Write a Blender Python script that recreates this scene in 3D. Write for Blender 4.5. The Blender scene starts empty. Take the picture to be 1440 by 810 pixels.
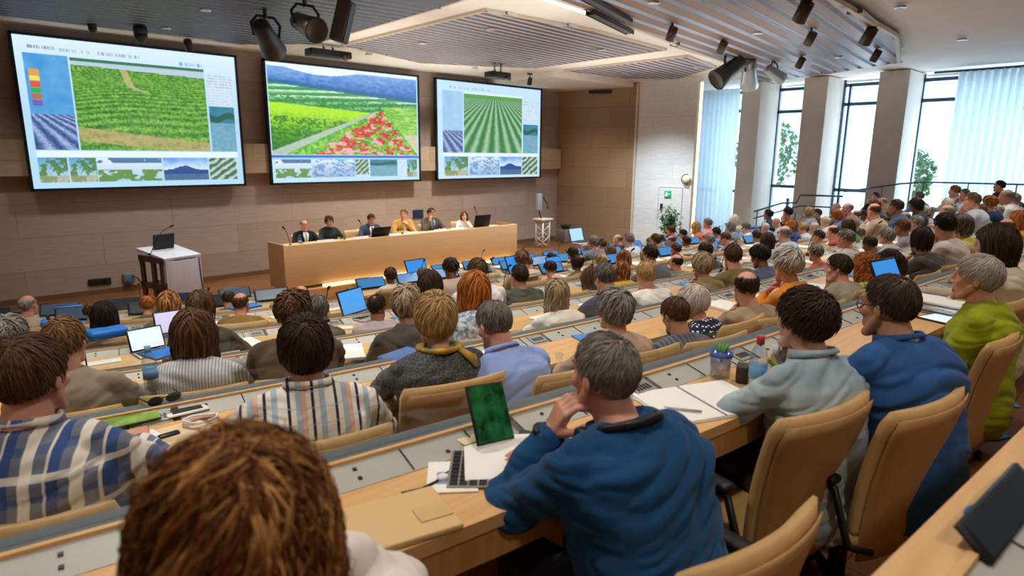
import bpy, bmesh, math, random
import numpy as np
from mathutils import Vector, Matrix, Euler, noise as mnoise
random.seed(7); rng = np.random.default_rng(7)
SC = bpy.context.scene
COL = SC.collection
PI = math.pi

# ------------------------------------------------------------------ camera, world, exposure
EYE = Vector((0, 0, 1.58))
YAW, PITCH, ROLL, FPX = math.radians(43.42), math.radians(11.97), math.radians(0.468), 884.4
CF = Vector((math.sin(YAW)*math.cos(PITCH), math.cos(YAW)*math.cos(PITCH), -math.sin(PITCH)))
_r = Vector((math.cos(YAW), -math.sin(YAW), 0)); _u = _r.cross(CF)
CR = math.cos(ROLL)*_r + math.sin(ROLL)*_u
CU = -math.sin(ROLL)*_r + math.cos(ROLL)*_u
camd = bpy.data.cameras.new('camera'); cam = bpy.data.objects.new('camera', camd); COL.objects.link(cam)
camd.sensor_width = 36; camd.lens = FPX/1440*36; camd.clip_start = .05; camd.clip_end = 300
M3 = Matrix((CR, CU, -CF)).transposed()
cam.matrix_world = Matrix.Translation(EYE) @ M3.to_4x4()
camd.dof.use_dof = True; camd.dof.focus_distance = 4.2; camd.dof.aperture_fstop = 3.2
SC.camera = cam
def ray(px, py):
    return CF + CR*((px-720)/FPX) - CU*((py-405)/FPX)
def at_y(px, py, y): d = ray(px, py); return EYE + d*(y/d.y)
def at_x(px, py, x): d = ray(px, py); return EYE + d*(x/d.x)
def at_z(px, py, z): d = ray(px, py); return EYE + d*((z-EYE.z)/d.z)

w = bpy.data.worlds.new('daylight'); SC.world = w; w.use_nodes = True
bg = w.node_tree.nodes['Background']; bg.inputs[0].default_value = (.62, .82, 1, 1); bg.inputs[1].default_value = 2.6
SC.view_settings.view_transform = 'Standard'; SC.view_settings.look = 'None'
SC.view_settings.gamma = 1; SC.view_settings.use_curve_mapping = False
SC.view_settings.exposure = 0.0
cy = SC.cycles
cy.max_bounces = 6; cy.diffuse_bounces = 4; cy.glossy_bounces = 2; cy.transmission_bounces = 4; cy.transparent_max_bounces = 10
cy.sample_clamp_indirect = 4; cy.caustics_reflective = False; cy.caustics_refractive = False
try: cy.use_denoising = True
except Exception: pass

LAMP_W = 200
WASH = .85
FRONT = 14.5          # front wall plane
CEIL = 3.70
FLOOR0 = -1.2         # floor by the stage
def light_area(name, loc, rot, sx, sy, power, color, portal=False):
    l = bpy.data.lights.new(name, 'AREA'); l.shape = 'RECTANGLE'; l.size = sx; l.size_y = sy; l.energy = power; l.color = color
    o = bpy.data.objects.new(name, l); o.location = loc; o.rotation_euler = rot; COL.objects.link(o)
    if portal: l.cycles.is_portal = True
    return o
# daylight enters through the tall windows in the right wall
light_area('window_daylight', (19.9, 9.4, 1.2), (0, PI/2, 0), 5.0, 2.4, 200, (.78, .9, 1))
light_area('window_daylight', (19.9, 6.4, 1.2), (0, PI/2, 0), 5.0, 1.6, 160, (.78, .9, 1))
light_area('window_daylight', (19.9, 2.4, 1.2), (0, PI/2, 0), 5.0, 5.4, 420, (.78, .9, 1))

# added upward area lights, unseen from below, with no fittings, to brighten the ceiling
for x, y, p_ in ((2.5, 11.2, 14), (6.4, 10.5, 40), (6.6, 6.6, 40), (10.5, 6.0, 34), (12.3, 9.6, 40), (2.5, 6.5, 26), (9.5, 12.6, 40), (14.3, 7.6, 18)):
    light_area('added_ceiling_fill', (x, y, 2.75), (PI, 0, 0), 3.2, 3.2, p_*WASH, (1, .95, .89))

# ------------------------------------------------------------------ helpers
def lin(h):
    h = h.lstrip('#'); r = []
    for i in (0, 2, 4):
        c = int(h[i:i+2], 16)/255
        r.append(c/12.92 if c <= .04045 else ((c+.055)/1.055)**2.4)
    return (*r, 1)
MATS = {}
def nodes(m): return m.node_tree.nodes, m.node_tree.links
def mat(name, col, rough=.6, metal=0, spec=.4, emit=None, estr=0, alpha=1, trans=0, sheen=0):
    if name in MATS: return MATS[name]
    m = bpy.data.materials.new(name); m.use_nodes = True; MATS[name] = m
    b = m.node_tree.nodes['Principled BSDF']
    c = lin(col) if isinstance(col, str) else col
    b.inputs['Base Color'].default_value = c; b.inputs['Roughness'].default_value = rough
    b.inputs['Metallic'].default_value = metal; b.inputs['Specular IOR Level'].default_value = spec
    if emit: b.inputs['Emission Color'].default_value = lin(emit); b.inputs['Emission Strength'].default_value = estr
    if alpha < 1: b.inputs['Alpha'].default_value = alpha
    if trans: b.inputs['Transmission Weight'].default_value = trans
    if sheen: b.inputs['Sheen Weight'].default_value = sheen
    return m
def nd(m, t, **k):
    n = m.node_tree.nodes.new(t)
    for a, v in k.items(): setattr(n, a, v)
    return n
def coords(m, scale=(1, 1, 1), kind='Object', rot=(0, 0, 0)):
    N, L = nodes(m); tc = nd(m, 'ShaderNodeTexCoord'); mp = nd(m, 'ShaderNodeMapping')
    mp.inputs['Scale'].default_value = scale; mp.inputs['Rotation'].default_value = rot
    L.new(tc.outputs[kind], mp.inputs[0]); return mp.outputs[0]
def ramp(m, fac, stops):
    r = nd(m, 'ShaderNodeValToRGB'); e = r.color_ramp.elements
    while len(e) < len(stops): e.new(.5)
    for i, (p, c) in enumerate(stops): e[i].position = p; e[i].color = lin(c) if isinstance(c, str) else c
    m.node_tree.links.new(fac, r.inputs[0]); return r.outputs[0]
def bump(m, h, strength=.3, dist=.01):
    b = nd(m, 'ShaderNodeBump'); b.inputs['Strength'].default_value = strength; b.inputs['Distance'].default_value = dist
    m.node_tree.links.new(h, b.inputs['Height'])
    m.node_tree.links.new(b.outputs[0], m.node_tree.nodes['Principled BSDF'].inputs['Normal'])
def noise_mat(name, c1, c2, scale=8, stretch=(1, 1, 1), rough=.6, bstr=0, detail=4, metal=0, kind='Object', spec=.4):
    if name in MATS: return MATS[name]
    m = mat(name, c1, rough, metal, spec); N, L = nodes(m)
    n = nd(m, 'ShaderNodeTexNoise'); n.inputs['Scale'].default_value = scale; n.inputs['Detail'].default_value = detail
    L.new(coords(m, stretch, kind), n.inputs['Vector'])
    L.new(ramp(m, n.outputs[0], [(.32, c1), (.68, c2)]), N['Principled BSDF'].inputs['Base Color'])
    if bstr: bump(m, n.outputs[0], bstr)
    return m
def plank_mat(name, c1, c2, cm, w=2.4, h=.42, rough=.5, plane='xz', mortar=.004):
    m = mat(name, c1, rough); N, L = nodes(m)
    rot = {'xz': (PI/2, 0, 0), 'yz': (PI/2, 0, PI/2), 'xy': (0, 0, 0)}[plane]
    tc = nd(m, 'ShaderNodeTexCoord'); sp = nd(m, 'ShaderNodeSeparateXYZ'); cb = nd(m, 'ShaderNodeCombineXYZ')
    L.new(tc.outputs['Object'], sp.inputs[0])
    a, b = {'xz': (0, 2), 'yz': (1, 2), 'xy': (0, 1)}[plane]
    L.new(sp.outputs[a], cb.inputs[0]); L.new(sp.outputs[b], cb.inputs[1])
    br = nd(m, 'ShaderNodeTexBrick'); br.inputs['Scale'].default_value = 1; br.inputs['Brick Width'].default_value = w
    br.inputs['Row Height'].default_value = h; br.inputs['Mortar Size'].default_value = mortar
    br.inputs['Color1'].default_value = lin(c1); br.inputs['Color2'].default_value = lin(c2); br.inputs['Mortar'].default_value = lin(cm)
    L.new(cb.outputs[0], br.inputs['Vector'])
    mp = nd(m, 'ShaderNodeMapping'); mp.inputs['Scale'].default_value = (1.2, 22, 1); L.new(cb.outputs[0], mp.inputs[0])
    n = nd(m, 'ShaderNodeTexNoise'); n.inputs['Scale'].default_value = 2.2; n.inputs['Detail'].default_value = 5; L.new(mp.outputs[0], n.inputs['Vector'])
    mx = nd(m, 'ShaderNodeMix', data_type='RGBA', blend_type='MULTIPLY'); mx.inputs[0].default_value = .8
    L.new(br.outputs['Color'], mx.inputs[6]); L.new(ramp(m, n.outputs[0], [(.3, (.78, .76, .74, 1)), (.7, (1, 1, 1, 1))]), mx.inputs[7])
    L.new(mx.outputs[2], N['Principled BSDF'].inputs['Base Color'])
    return m

class MB:
    """collects shapes for one mesh"""
    def __init__(s): s.v = []; s.f = []; s.mi = []; s.sm = []
    def add(s, vs, fs, mi=0, smooth=False):
        o = len(s.v); s.v += [tuple(p) for p in vs]
        for f in fs: s.f.append([i+o for i in f]); s.mi.append(mi); s.sm.append(smooth)
        return s
    def box(s, c, d, rot=None, mi=0, taper=1):
        x, y, z = d[0]/2, d[1]/2, d[2]/2
        vs = [Vector((sx*x*(taper if sz > 0 else 1), sy*y*(taper if sz > 0 else 1), sz*z)) for sz in (-1, 1) for sy in (-1, 1) for sx in (-1, 1)]
        if rot is not None: vs = [rot @ v for v in vs]
        c = Vector(c); vs = [v+c for v in vs]
        return s.add(vs, [(0, 2, 3, 1), (4, 5, 7, 6), (0, 1, 5, 4), (2, 6, 7, 3), (0, 4, 6, 2), (1, 3, 7, 5)], mi)
    def rbox(s, c, d, r=.01, rot=None, mi=0, seg=2):
        """box with rounded edges"""
        bm = bmesh.new(); bmesh.ops.create_cube(bm, size=1)
        for v in bm.verts: v.co = Vector((v.co.x*d[0], v.co.y*d[1], v.co.z*d[2]))
        bmesh.ops.bevel(bm, geom=bm.edges[:], offset=min(r, min(d)*.49), segments=seg, affect='EDGES', profile=.5)
        bm.verts.index_update()
        vs = [v.co.copy() for v in bm.verts]
        if rot is not None: vs = [rot @ v for v in vs]
        c = Vector(c); s.add([v+c for v in vs], [[v.index for v in f.verts] for f in bm.faces], mi, True); bm.free(); return s
    def tube(s, pts, rad, n=8, mi=0, caps=True, smooth=True, flat=1):
        pts = [Vector(p) for p in pts]; k = len(pts)
        if not hasattr(rad, '__len__'): rad = [rad]*k
        vs = []; up = Vector((0, 0, 1)); prev = None
        for i in range(k):
            t = (pts[min(i+1, k-1)]-pts[max(i-1, 0)])
            t = t.normalized() if t.length > 1e-9 else Vector((0, 0, 1))
            if prev is None:
                a = t.cross(up if abs(t.z) < .95 else Vector((1, 0, 0))).normalized()
            else:
                a = prev - t*prev.dot(t); a = a.normalized() if a.length > 1e-6 else t.orthogonal().normalized()
            prev = a; b = t.cross(a)
            for j in range(n):
                q = 2*PI*j/n; vs.append(pts[i]+(a*math.cos(q)+b*math.sin(q)*flat)*rad[i])
        fs = [(i*n+j, i*n+(j+1) % n, (i+1)*n+(j+1) % n, (i+1)*n+j) for i in range(k-1) for j in range(n)]
        if caps: fs += [tuple(range(n))[::-1], tuple((k-1)*n+j for j in range(n))]
        return s.add(vs, fs, mi, smooth)
    def cyl(s, a, b, r, r2=None, n=16, mi=0, smooth=True):
        return s.tube([a, b], [r, r if r2 is None else r2], n, mi, True, smooth)
    def ell(s, c, r, nu=16, nv=10, mi=0, rot=None):
        c = Vector(c); vs = [Vector((0, 0, -r[2]))]
        for i in range(1, nv):
            t = -PI/2+PI*i/nv
            for j in range(nu):
                p = 2*PI*j/nu; vs.append(Vector((r[0]*math.cos(t)*math.cos(p), r[1]*math.cos(t)*math.sin(p), r[2]*math.sin(t))))
        vs.append(Vector((0, 0, r[2])))
        if rot is not None: vs = [rot @ v for v in vs]
        fs = [(0, 1+(j+1) % nu, 1+j) for j in range(nu)]
        for i in range(nv-2):
            for j in range(nu): fs.append((1+i*nu+j, 1+i*nu+(j+1) % nu, 1+(i+1)*nu+(j+1) % nu, 1+(i+1)*nu+j))
        o = 1+(nv-2)*nu; fs += [(o+j, o+(j+1) % nu, len(vs)-1) for j in range(nu)]
        return s.add([v+c for v in vs], fs, mi, True)
    def cap(s, a, b, ra, rb, n=12, mi=0):
        """tapered capsule"""
        a = Vector(a); b = Vector(b); d = b-a; L = max(d.length, 1e-6); d /= L
        pts = []; rs = []
        for i in range(5): q = -PI/2+PI/2*(i+.35)/4.35; pts.append(a+d*ra*math.sin(q)); rs.append(ra*math.cos(q))
        for i in range(5): q = PI/2*i/4.35; pts.append(b+d*rb*math.sin(q)); rs.append(rb*math.cos(q))
        return s.tube(pts, rs, n, mi)
    def lathe(s, prof, c=(0, 0, 0), n=20, mi=0):
        c = Vector(c); vs = []; k = len(prof)
        for r, z in prof:
            for j in range(n): q = 2*PI*j/n; vs.append(c+Vector((r*math.cos(q), r*math.sin(q), z)))
        fs = [(i*n+j, i*n+(j+1) % n, (i+1)*n+(j+1) % n, (i+1)*n+j) for i in range(k-1) for j in range(n)]
        fs += [tuple(range(n))[::-1], tuple((k-1)*n+j for j in range(n))]
        return s.add(vs, fs, mi, True)
    def poly(s, pts, z0, z1, mi=0):
        n = len(pts); vs = [(x, y, z0) for x, y in pts]+[(x, y, z1) for x, y in pts]
        return s.add(vs, [tuple(range(n))[::-1], tuple(range(n, 2*n))]+[(i, (i+1) % n, n+(i+1) % n, n+i) for i in range(n)], mi)
    def mesh(s, name):
        me = bpy.data.meshes.new(name); me.from_pydata(s.v, [], s.f)
        me.polygons.foreach_set('material_index', s.mi); me.polygons.foreach_set('use_smooth', s.sm); me.update(); return me
    def build(s, name, m, parent=None, loc=None):
        o = bpy.data.objects.new(name, s.mesh(name)); COL.objects.link(o)
        for x in (m if isinstance(m, (list, tuple)) else [m]): o.data.materials.append(x)
        if parent is not None: o.parent = parent
        if loc is not None: o.location = loc
        return o
def tag(o, label, cat, group=None):
    o['label'] = label; o['category'] = cat
    if group: o['group'] = group
    return o
def thing(name, label, cat, loc=(0, 0, 0), rz=0, group=None):
    o = bpy.data.objects.new(name, None); o.empty_display_size = .1; COL.objects.link(o)
    o.location = loc; o.rotation_euler = (0, 0, rz); return tag(o, label, cat, group)
def struct(o): o['kind'] = 'structure'; return o
def dup(root, loc, rz=0, label=None, group=None, scale=1):
    r = root.copy(); COL.objects.link(r); r.location = loc; r.rotation_euler = (0, 0, rz); r.scale = (scale,)*3
    if label: r['label'] = label
    if group: r['group'] = group
    for ch in root.children:
        c = ch.copy(); COL.objects.link(c); c.parent = r
        for g in ch.children: d = g.copy(); COL.objects.link(d); d.parent = c
    return r
def rotz(a): return Matrix.Rotation(a, 3, 'Z')
ORD = ['zeroth', 'first', 'second', 'third', 'fourth', 'fifth', 'sixth', 'seventh', 'eighth', 'ninth', 'tenth', 'eleventh', 'twelfth', 'thirteenth', 'fourteenth', 'fifteenth', 'sixteenth', 'seventeenth', 'eighteenth', 'nineteenth', 'twentieth', 'twenty-first', 'twenty-second', 'twenty-third', 'twenty-fourth', 'twenty-fifth', 'twenty-sixth', 'twenty-seventh', 'twenty-eighth', 'twenty-ninth', 'thirtieth', 'thirty-first', 'thirty-second', 'thirty-third', 'thirty-fourth', 'thirty-fifth', 'thirty-sixth', 'thirty-seventh', 'thirty-eighth']

# ------------------------------------------------------------------ the rows: seat (head) line of every tier
ROWC = {-1: -.325, 0: .45, 1: 1.62, 2: 2.75, 3: 3.98, 4: 5.42, 5: 6.85, 6: 8.15}
ROWR = {-1: 200, 0: 40, 1: 34, 2: 28, 3: 24, 4: 20, 5: 17, 6: 16}
RSL = -.07            # right of the bend every row runs straight
def bend(k): return max(6+RSL*ROWR[k], -8)
def line(k, x):
    b = bend(k)
    return ROWC[k]+((x-6)**2/(2*ROWR[k]) if x < b else (b-6)**2/(2*ROWR[k])+RSL*(x-b))
def slope(k, x): return (x-6)/ROWR[k] if x < bend(k) else RSL
def tierz(k): return -.2*k
def off(k, x, u):
    """point u metres in front of the seat line of row k"""
    m = slope(k, x); L = math.hypot(1, m)
    return (x-m/L*u, line(k, x)+u/L)
XL, XR = -2.6, 17.7
XRK = {-1: 9, 0: 16.3, 1: 16.3, 2: 16.3, 3: 16.3, 4: 16.3, 5: 17.7, 6: 17.7}

# ------------------------------------------------------------------ room shell
M_wall = plank_mat('front_wall_veneer', '#b5a497', '#a59486', '#84746a', 2.6, .62)
M_walls = plank_mat('side_wall_veneer', '#a98a6c', '#9a7c60', '#6d5843', 1.3, .62, plane='xz')
M_band = plank_mat('wall_band_veneer', '#c0a98e', '#b39c82', '#8d7862', 1.6, .7)
M_white = plank_mat('white_panel_wall', '#eceeee', '#e4e8ea', '#ccd4d8', 1.6, .45, plane='yz', rough=.7)
M_paint = noise_mat('white_paint', '#e0dcd4', '#e4e0d9', 3, rough=.8)
M_pier = noise_mat('pier_paint', '#d2c8bd', '#d8cfc5', 3, rough=.8)
M_floor = plank_mat('parquet', '#8a5a34', '#70452a', '#3a2415', .55, .14, rough=.35, plane='xy', mortar=.003)
M_black = mat('black_plastic', '#17181a', .45)
M_dark = mat('dark_metal', '#2a2c30', .4, .6)
M_alu = mat('aluminium', '#b9bdc0', .35, .8)
M_desk = noise_mat('desk_oak', '#cfa06a', '#dcb27c', 3, (1, 14, 14), .38, detail=5)
M_deskf = noise_mat('desk_front_oak', '#c29258', '#d0a268', 3, (14, 14, 1.5), .45)

# stepped floor: one tier for each row
fl = MB(); NS = 46
xs = [XL-3.4+(19.6-XL+3.4)*i/NS for i in range(NS+1)]
UF = .73
def edge(k): return [off(k, x, UF) for x in xs]
rows = [-1, 0, 1, 2, 3, 4, 5, 6]
for k in rows:
    far = edge(k); z = tierz(k)
    near = edge(k-1) if k > -1 else [(x, -4.2) for x in xs]
    vs = [(x, y, z) for x, y in near]+[(x, y, z) for x, y in far]; n = NS+1
    fl.add(vs, [(i, i+1, n+i+1, n+i) for i in range(NS)])
    z2 = tierz(k+1) if k < 6 else FLOOR0-.001
    vs = [(x, y, z) for x, y in far]+[(x, y, z2) for x, y in far]
    fl.add(vs, [(i, i+1, n+i+1, n+i) for i in range(NS)])
far = edge(6); n = NS+1
fl.add([(x, y, FLOOR0) for x, y in far]+[(x, 16.5, FLOOR0) for x, y in far], [(i, i+1, n+i+1, n+i) for i in range(NS)])
fl.add([(18.3, -5, FLOOR0), (26, -5, FLOOR0), (26, 18, FLOOR0), (18.3, 18, FLOOR0)], [(0, 1, 2, 3)])
struct(fl.build('floor', M_floor))

# front wall, its raised band, the return at its right end, the white wall
b = MB().box(((-6+16)/2, FRONT+.1, 1.2), (22.2, .2, 5.4)); struct(b.build('wall_front', M_wall))
P_ret0 = at_z(792, 123, CEIL); P_ret1 = at_z(897, 117, CEIL)
b = MB()
b.box((5.0, FRONT-.1, (at_y(780, 207, 14.3).z+at_y(780, 240, 14.3).z)/2), (21.4, .2, .64))
struct(b.build('trim_1', M_band))
rx0, ry0 = 15.75, FRONT+.05; rx1, ry1 = 16.25, 11.75
L = math.hypot(rx1-rx0, ry1-ry0); a = math.atan2(ry1-ry0, rx1-rx0)
o = MB().box((L/2, .1, 0), (L, .2, 5.4)).build('wall_return', M_walls); o.location = (rx0, ry0, 1.2); o.rotation_euler = (0, 0, a); struct(o)
b = MB().box((0, 0, 0), (.03, .06, 4.9)); o = b.build('trim_2', mat('pale_edge', '#cfc3b0', .6)); o.location = (rx1, ry1+.0, 1.25); struct(o)
o = MB().box((16.42, (11.75+9.75)/2, 1.2), (.25, 2.0, 5.4)).build('wall_white', M_white); struct(o)
b = MB().box((16.48, 9.735, 1.2), (.1, .02, 4.8)); o = b.build('trim_3', mat('cove_light', '#fff0d0', .5, emit='#ffe2a8', estr=2.2)); struct(o)
struct(MB().box((-6, 5, 1.2), (.2, 19.4, 5.4)).build('wall_left', M_walls))
struct(MB().box((7, -4.3, 1.2), (26, .2, 5.4)).build('wall_back', M_walls))
# baseboard line of the front wall
struct(MB().box((5, FRONT-.012, FLOOR0+.05), (21.4, .024, .1)).build('baseboard_front', mat('baseboard_brown', '#6d5138', .5)))
# right wall: tall piers with windows between them
piers = [(8.85, 9.42, 19.75), (7.0, 7.63, 19.3), (5.08, 5.76, 19.7)]
for i, (y0, y1, x1) in enumerate(piers):
    struct(MB().box(((18.2+x1)/2, (y0+y1)/2, 1.2), (x1-18.2, y1-y0, 5.0)).build('wall_pier', M_pier))
XG = 19.45
M_frame = mat('window_frame_dark', '#44586c', .4, .3)
M_glass = bpy.data.materials.new('window_glass'); M_glass.use_nodes = True
N, L_ = nodes(M_glass); N.clear()
o_ = N.new('ShaderNodeOutputMaterial'); mx = N.new('ShaderNodeMixShader'); t = N.new('ShaderNodeBsdfTransparent'); g = N.new('ShaderNodeBsdfGlossy')
t.inputs[0].default_value = (.9, .96, 1, 1); g.inputs['Roughness'].default_value = .02; mx.inputs[0].default_value = .06
L_.new(t.outputs[0], mx.inputs[1]); L_.new(g.outputs[0], mx.inputs[2]); L_.new(mx.outputs[0], o_.inputs[0])
def window(name, y0, y1, zt, lines, vert=()):
    f = MB(); d = .1
    for yy in (y0, y1): f.box((XG, yy, 1.2), (d, .07, 5))
    for zz in lines: f.box((XG, (y0+y1)/2, zz), (d, y1-y0, .09))
    for yy, za, zb in vert: f.box((XG, yy, (za+zb)/2), (d, .06, zb-za))
    r = f.build(name, M_frame); struct(r)
    gl = MB().box((XG, (y0+y1)/2, 1.2), (.012, y1-y0, 4.9)); q = gl.build('pane', M_glass, r)
    return r
ztr = at_x(1210, 146, XG).z; zlow = at_x(1205, 268, XG).z
window('window_1', 9.42, 12.6, 3.6, [3.55, at_x(1025, 157, XG).z, at_x(1020, 268, XG).z, -1.1], [(9.8, -1.1, .35), (10.5, -1.2, 3.5), (10.2, -1.1, .35)])
window('window_2', 7.63, 8.85, 3.6, [3.55, at_x(1110, 157, XG).z, at_x(1105, 262, XG).z, -1.1], [(8.3, -1.1, .35)])
window('window_3', 5.76, 7.0, 3.6, [3.55, ztr, zlow, -1.1], [(6.85, -1.1, 3.55)])
window('window_4', -4, 5.08, 3.6, [3.55, at_x(1330, 140, XG).z, -1.1], [(at_x(1160+0, 100, XG).y, -1, 3.5), (at_x(1352, 100, XG).y, 1.9, 3.55), (3.15, -1, 3.55), (1.2, -1, 3.5), (-1.4, -1, 3.5)])
struct(MB().box((18.9, -4.2, 1.2), (2, .2, 5)).build('wall_corner', M_pier))
# low green sill boxes at window foot, seen through the panes
# ceiling: plain white soffit with slatted panels hung from it
struct(MB().box((7, 5.1, CEIL+.085), (27, 20, .1)).build('ceiling', noise_mat('ceiling_paint', '#e6e0d6', '#ebe5dc', 2, rough=.85)))
struct(MB().box((16.2, 13.6, CEIL-.0), (7, 3.4, .2)).build('ceiling_soffit', MATS['ceiling_paint']))
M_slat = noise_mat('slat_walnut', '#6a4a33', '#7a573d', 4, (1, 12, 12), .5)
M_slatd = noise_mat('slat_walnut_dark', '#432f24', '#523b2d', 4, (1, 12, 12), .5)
M_sedge = mat('slat_daylit_side', '#cfdcea', .4)  # bluish window daylight on the slat sides, painted in as their colour
M_sedged = mat('slat_dim_daylit_side', '#7f97b0', .4)  # the same painted daylight, dimmer for the left panel
M_back = mat('slat_backing', '#c3cfdc', .6)
def inside(p, poly):
    x, y = p; c = False; n = len(poly)
    for i in range(n):
        (x0, y0), (x1, y1) = poly[i], poly[(i+1) % n]
        if (y0 > y) != (y1 > y) and x < (x1-x0)*(y-y0)/(y1-y0)+x0: c = not c
    return c
def slat_panel(poly, ang, pitch, wid, m, z, rim=.05, depth=.038, backing=None):
    """slats clipped to a polygon, below a backing board, with a rim round the edge"""
    ca, sa = math.cos(ang), math.sin(ang)
    rp = [(x*ca+y*sa, -x*sa+y*ca) for x, y in poly]
    r = MB(); ys = [p[1] for p in rp]; y = min(ys)+pitch*.5
    while y < max(ys):
        for dy in (0,):
            xsn = []
            for i in range(len(rp)):
                (x0, y0), (x1, y1) = rp[i], rp[(i+1) % len(rp)]
                if (y0 > y) != (y1 > y): xsn.append(x0+(x1-x0)*(y-y0)/(y1-y0))
            xsn.sort()
            for a, b in zip(xsn[::2], xsn[1::2]):
                if b-a < .1: continue
                cx = (a+b)/2; R = rotz(ang); n0 = len(r.mi)
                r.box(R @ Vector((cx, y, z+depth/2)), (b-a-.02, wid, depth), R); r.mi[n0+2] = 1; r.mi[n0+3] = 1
        y += pitch
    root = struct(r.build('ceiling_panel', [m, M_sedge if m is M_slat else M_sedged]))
    MB().poly(poly, z+depth, z+depth+.006).build('backing', backing or M_back, root)
    e = MB()
    for i in range(len(poly)):
        p, q = Vector((*poly[i], 0)), Vector((*poly[(i+1) % len(poly)], 0)); d = q-p
        e.box((p+q)/2+Vector((0, 0, z+depth/2+.005)), (d.length+rim, rim, depth+.012), rotz(math.atan2(d.y, d.x)))
    e.build('rim', mat('panel_rim', '#cbbfae', .6), root)
    return root
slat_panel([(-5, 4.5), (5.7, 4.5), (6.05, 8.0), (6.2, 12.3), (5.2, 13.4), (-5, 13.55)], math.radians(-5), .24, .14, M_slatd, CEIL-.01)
slat_panel([(6.66, 7.65), (8.98, 7.5), (11.6, 7.75), (11.7, 11.6), (10.6, 12.3), (9.2, 12.95), (6.7, 12.1)], math.radians(5), .20, .125, M_slat, CEIL-.01)
slat_panel([(12.65, 7.9), (14.6, 8.3), (16.0, 10.2), (15.0, 11.3), (12.6, 11.4)], math.radians(8), .20, .125, M_slat, CEIL-.01)
slat_panel([(5.0, 3.4), (9.64, 3.62), (12.72, 3.83), (16.0, 4.72), (16.9, 6.5), (17.6, 8.75), (13.5, 7.42), (10.83, 6.98), (7.3, 6.25), (5.0, 5.9)], math.radians(7.5), .32, .21, M_slat, CEIL-.1, rim=.07, depth=.05)
# ------------------------------------------------------------------ projection screens
def hashn(ix, iy, s=0):
    h = np.sin(ix*127.1+iy*311.7+s*74.7)*43758.5453
    return h-np.floor(h)
def vn(x, y, s=0):
    ix, iy = np.floor(x), np.floor(y); fx, fy = x-ix, y-iy; fx = fx*fx*(3-2*fx); fy = fy*fy*(3-2*fy)
    a, b_, c, d = hashn(ix, iy, s), hashn(ix+1, iy, s), hashn(ix, iy+1, s), hashn(ix+1, iy+1, s)
    return (a*(1-fx)+b_*fx)*(1-fy)+(c*(1-fx)+d*fx)*fy
def fbm(x, y, s=0):
    return .5*vn(x, y, s)+.3*vn(2.1*x, 2.1*y, s+1)+.2*vn(4.3*x, 4.3*y, s+2)
def C3(h): h = h.lstrip('#'); return np.array([int(h[i:i+2], 16)/255 for i in (0, 2, 4)])
def mixc(a, b, t): t = np.clip(t, 0, 1)[..., None]; return a*(1-t)+b*t
def full(u, h): return np.ones(u.shape+(3,))*C3(h)
def rect(u, v, a, b, c, d): return (u >= a) & (u < b) & (v >= c) & (v < d)
def loc(u, v, a, b, c, d): return (u-a)/(b-a), (v-c)/(d-c)
def im_crops(u, v):
    q = v+.10*u+.03*np.sin(5*u); d = 1/(q*.9+.16)
    ph = d*9+.25*fbm(u*9, v*9); r = .5+.5*np.sin(ph*2*PI)
    c = mixc(C3('#236a30'), C3('#9ccb55'), r*.42+1.1*vn(u*80, v*62)*.6+.35*fbm(u*30, v*30)-.2)
    c = mixc(c, C3('#c9b48c'), (np.abs(u-.36-.25*(v-.08)+.3*(v > .27)*(v-.27)*-6) < .022+.02*v)*(v < .33)*.8)
    bt = .74+.16*u; c = mixc(c, C3('#c4a878'), np.where((v > bt)*(v < bt+.15), .8*fbm(u*30, v*30)+.35, 0))
    c = mixc(c, C3('#b9cfe0'), (v < .07+.04*u)*1.0); c = mixc(c, C3('#3c7a58'), (v < .03)*1.0)
    return c
def im_lav(u, v):
    s = np.sin((u*1.0-v*.8)/(.25+.5*v)*9+fbm(u*20, v*20)*1.4); return mixc(C3('#2c4a86'), C3('#a9bde2'), .5+.4*s+.5*(vn(u*40, v*40)-.5))
def im_lake(u, v):
    c = mixc(C3('#2a78a8'), C3('#4c8f98'), fbm(u*5, v*14)); c = mixc(c, C3('#2e5f4a'), (np.abs(v-.24-.05*np.sin(6*u)) < .07)*.9)
    return mixc(c, C3('#9fc6d8'), (v > .36)*(.3+.5*fbm(u*9, v*22)))
def im_mtn(u, v):
    c = mixc(C3('#4f8fe0'), C3('#eef6ff'), 1.5*v+.5*fbm(u*5, v*6)-.1); r = .52-.2*np.exp(-((u-.45)/.22)**2)+.05*fbm(u*9, v*0)
    c = mixc(c, C3('#27518f'), (v > r)*1.0); return mixc(c, C3('#5a7f9a'), (v > .72)*(.3+.7*fbm(u*26, v*20)))
def im_palm(u, v):
    c = mixc(C3('#58a2cf'), C3('#cfe2e2'), v); c = mixc(c, C3('#4e7c3a'), (fbm(u*6, v*6, 3) > .5)*.85)
    return mixc(c, C3('#a9a27a'), (v > .72)*.6)
def im_beach(u, v):
    c = mixc(C3('#dfeefa'), C3('#a9cbe6'), v); c = mixc(c, C3('#3f6f9a'), (v < .22)*(fbm(u*7, v*3) > .4)*.9)
    return mixc(c, C3('#5d8a3c'), ((v > .5)*(fbm(u*5, v*5, 7) > .5))*.9)
def im_leaf(u, v):
    s = np.sin((u*.8+v)*20+4*fbm(u*4, v*4)); return mixc(C3('#3f6a49'), C3('#d5e4e0'), .5+.5*s-.1)
def im_table(u, v):
    c = full(u, '#cfe4f4'); c = mixc(c, C3('#9fb4cc'), ((np.sin(v*70) > .5)*(fbm(u*34, v*9) > .5))*.7); return c
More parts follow.
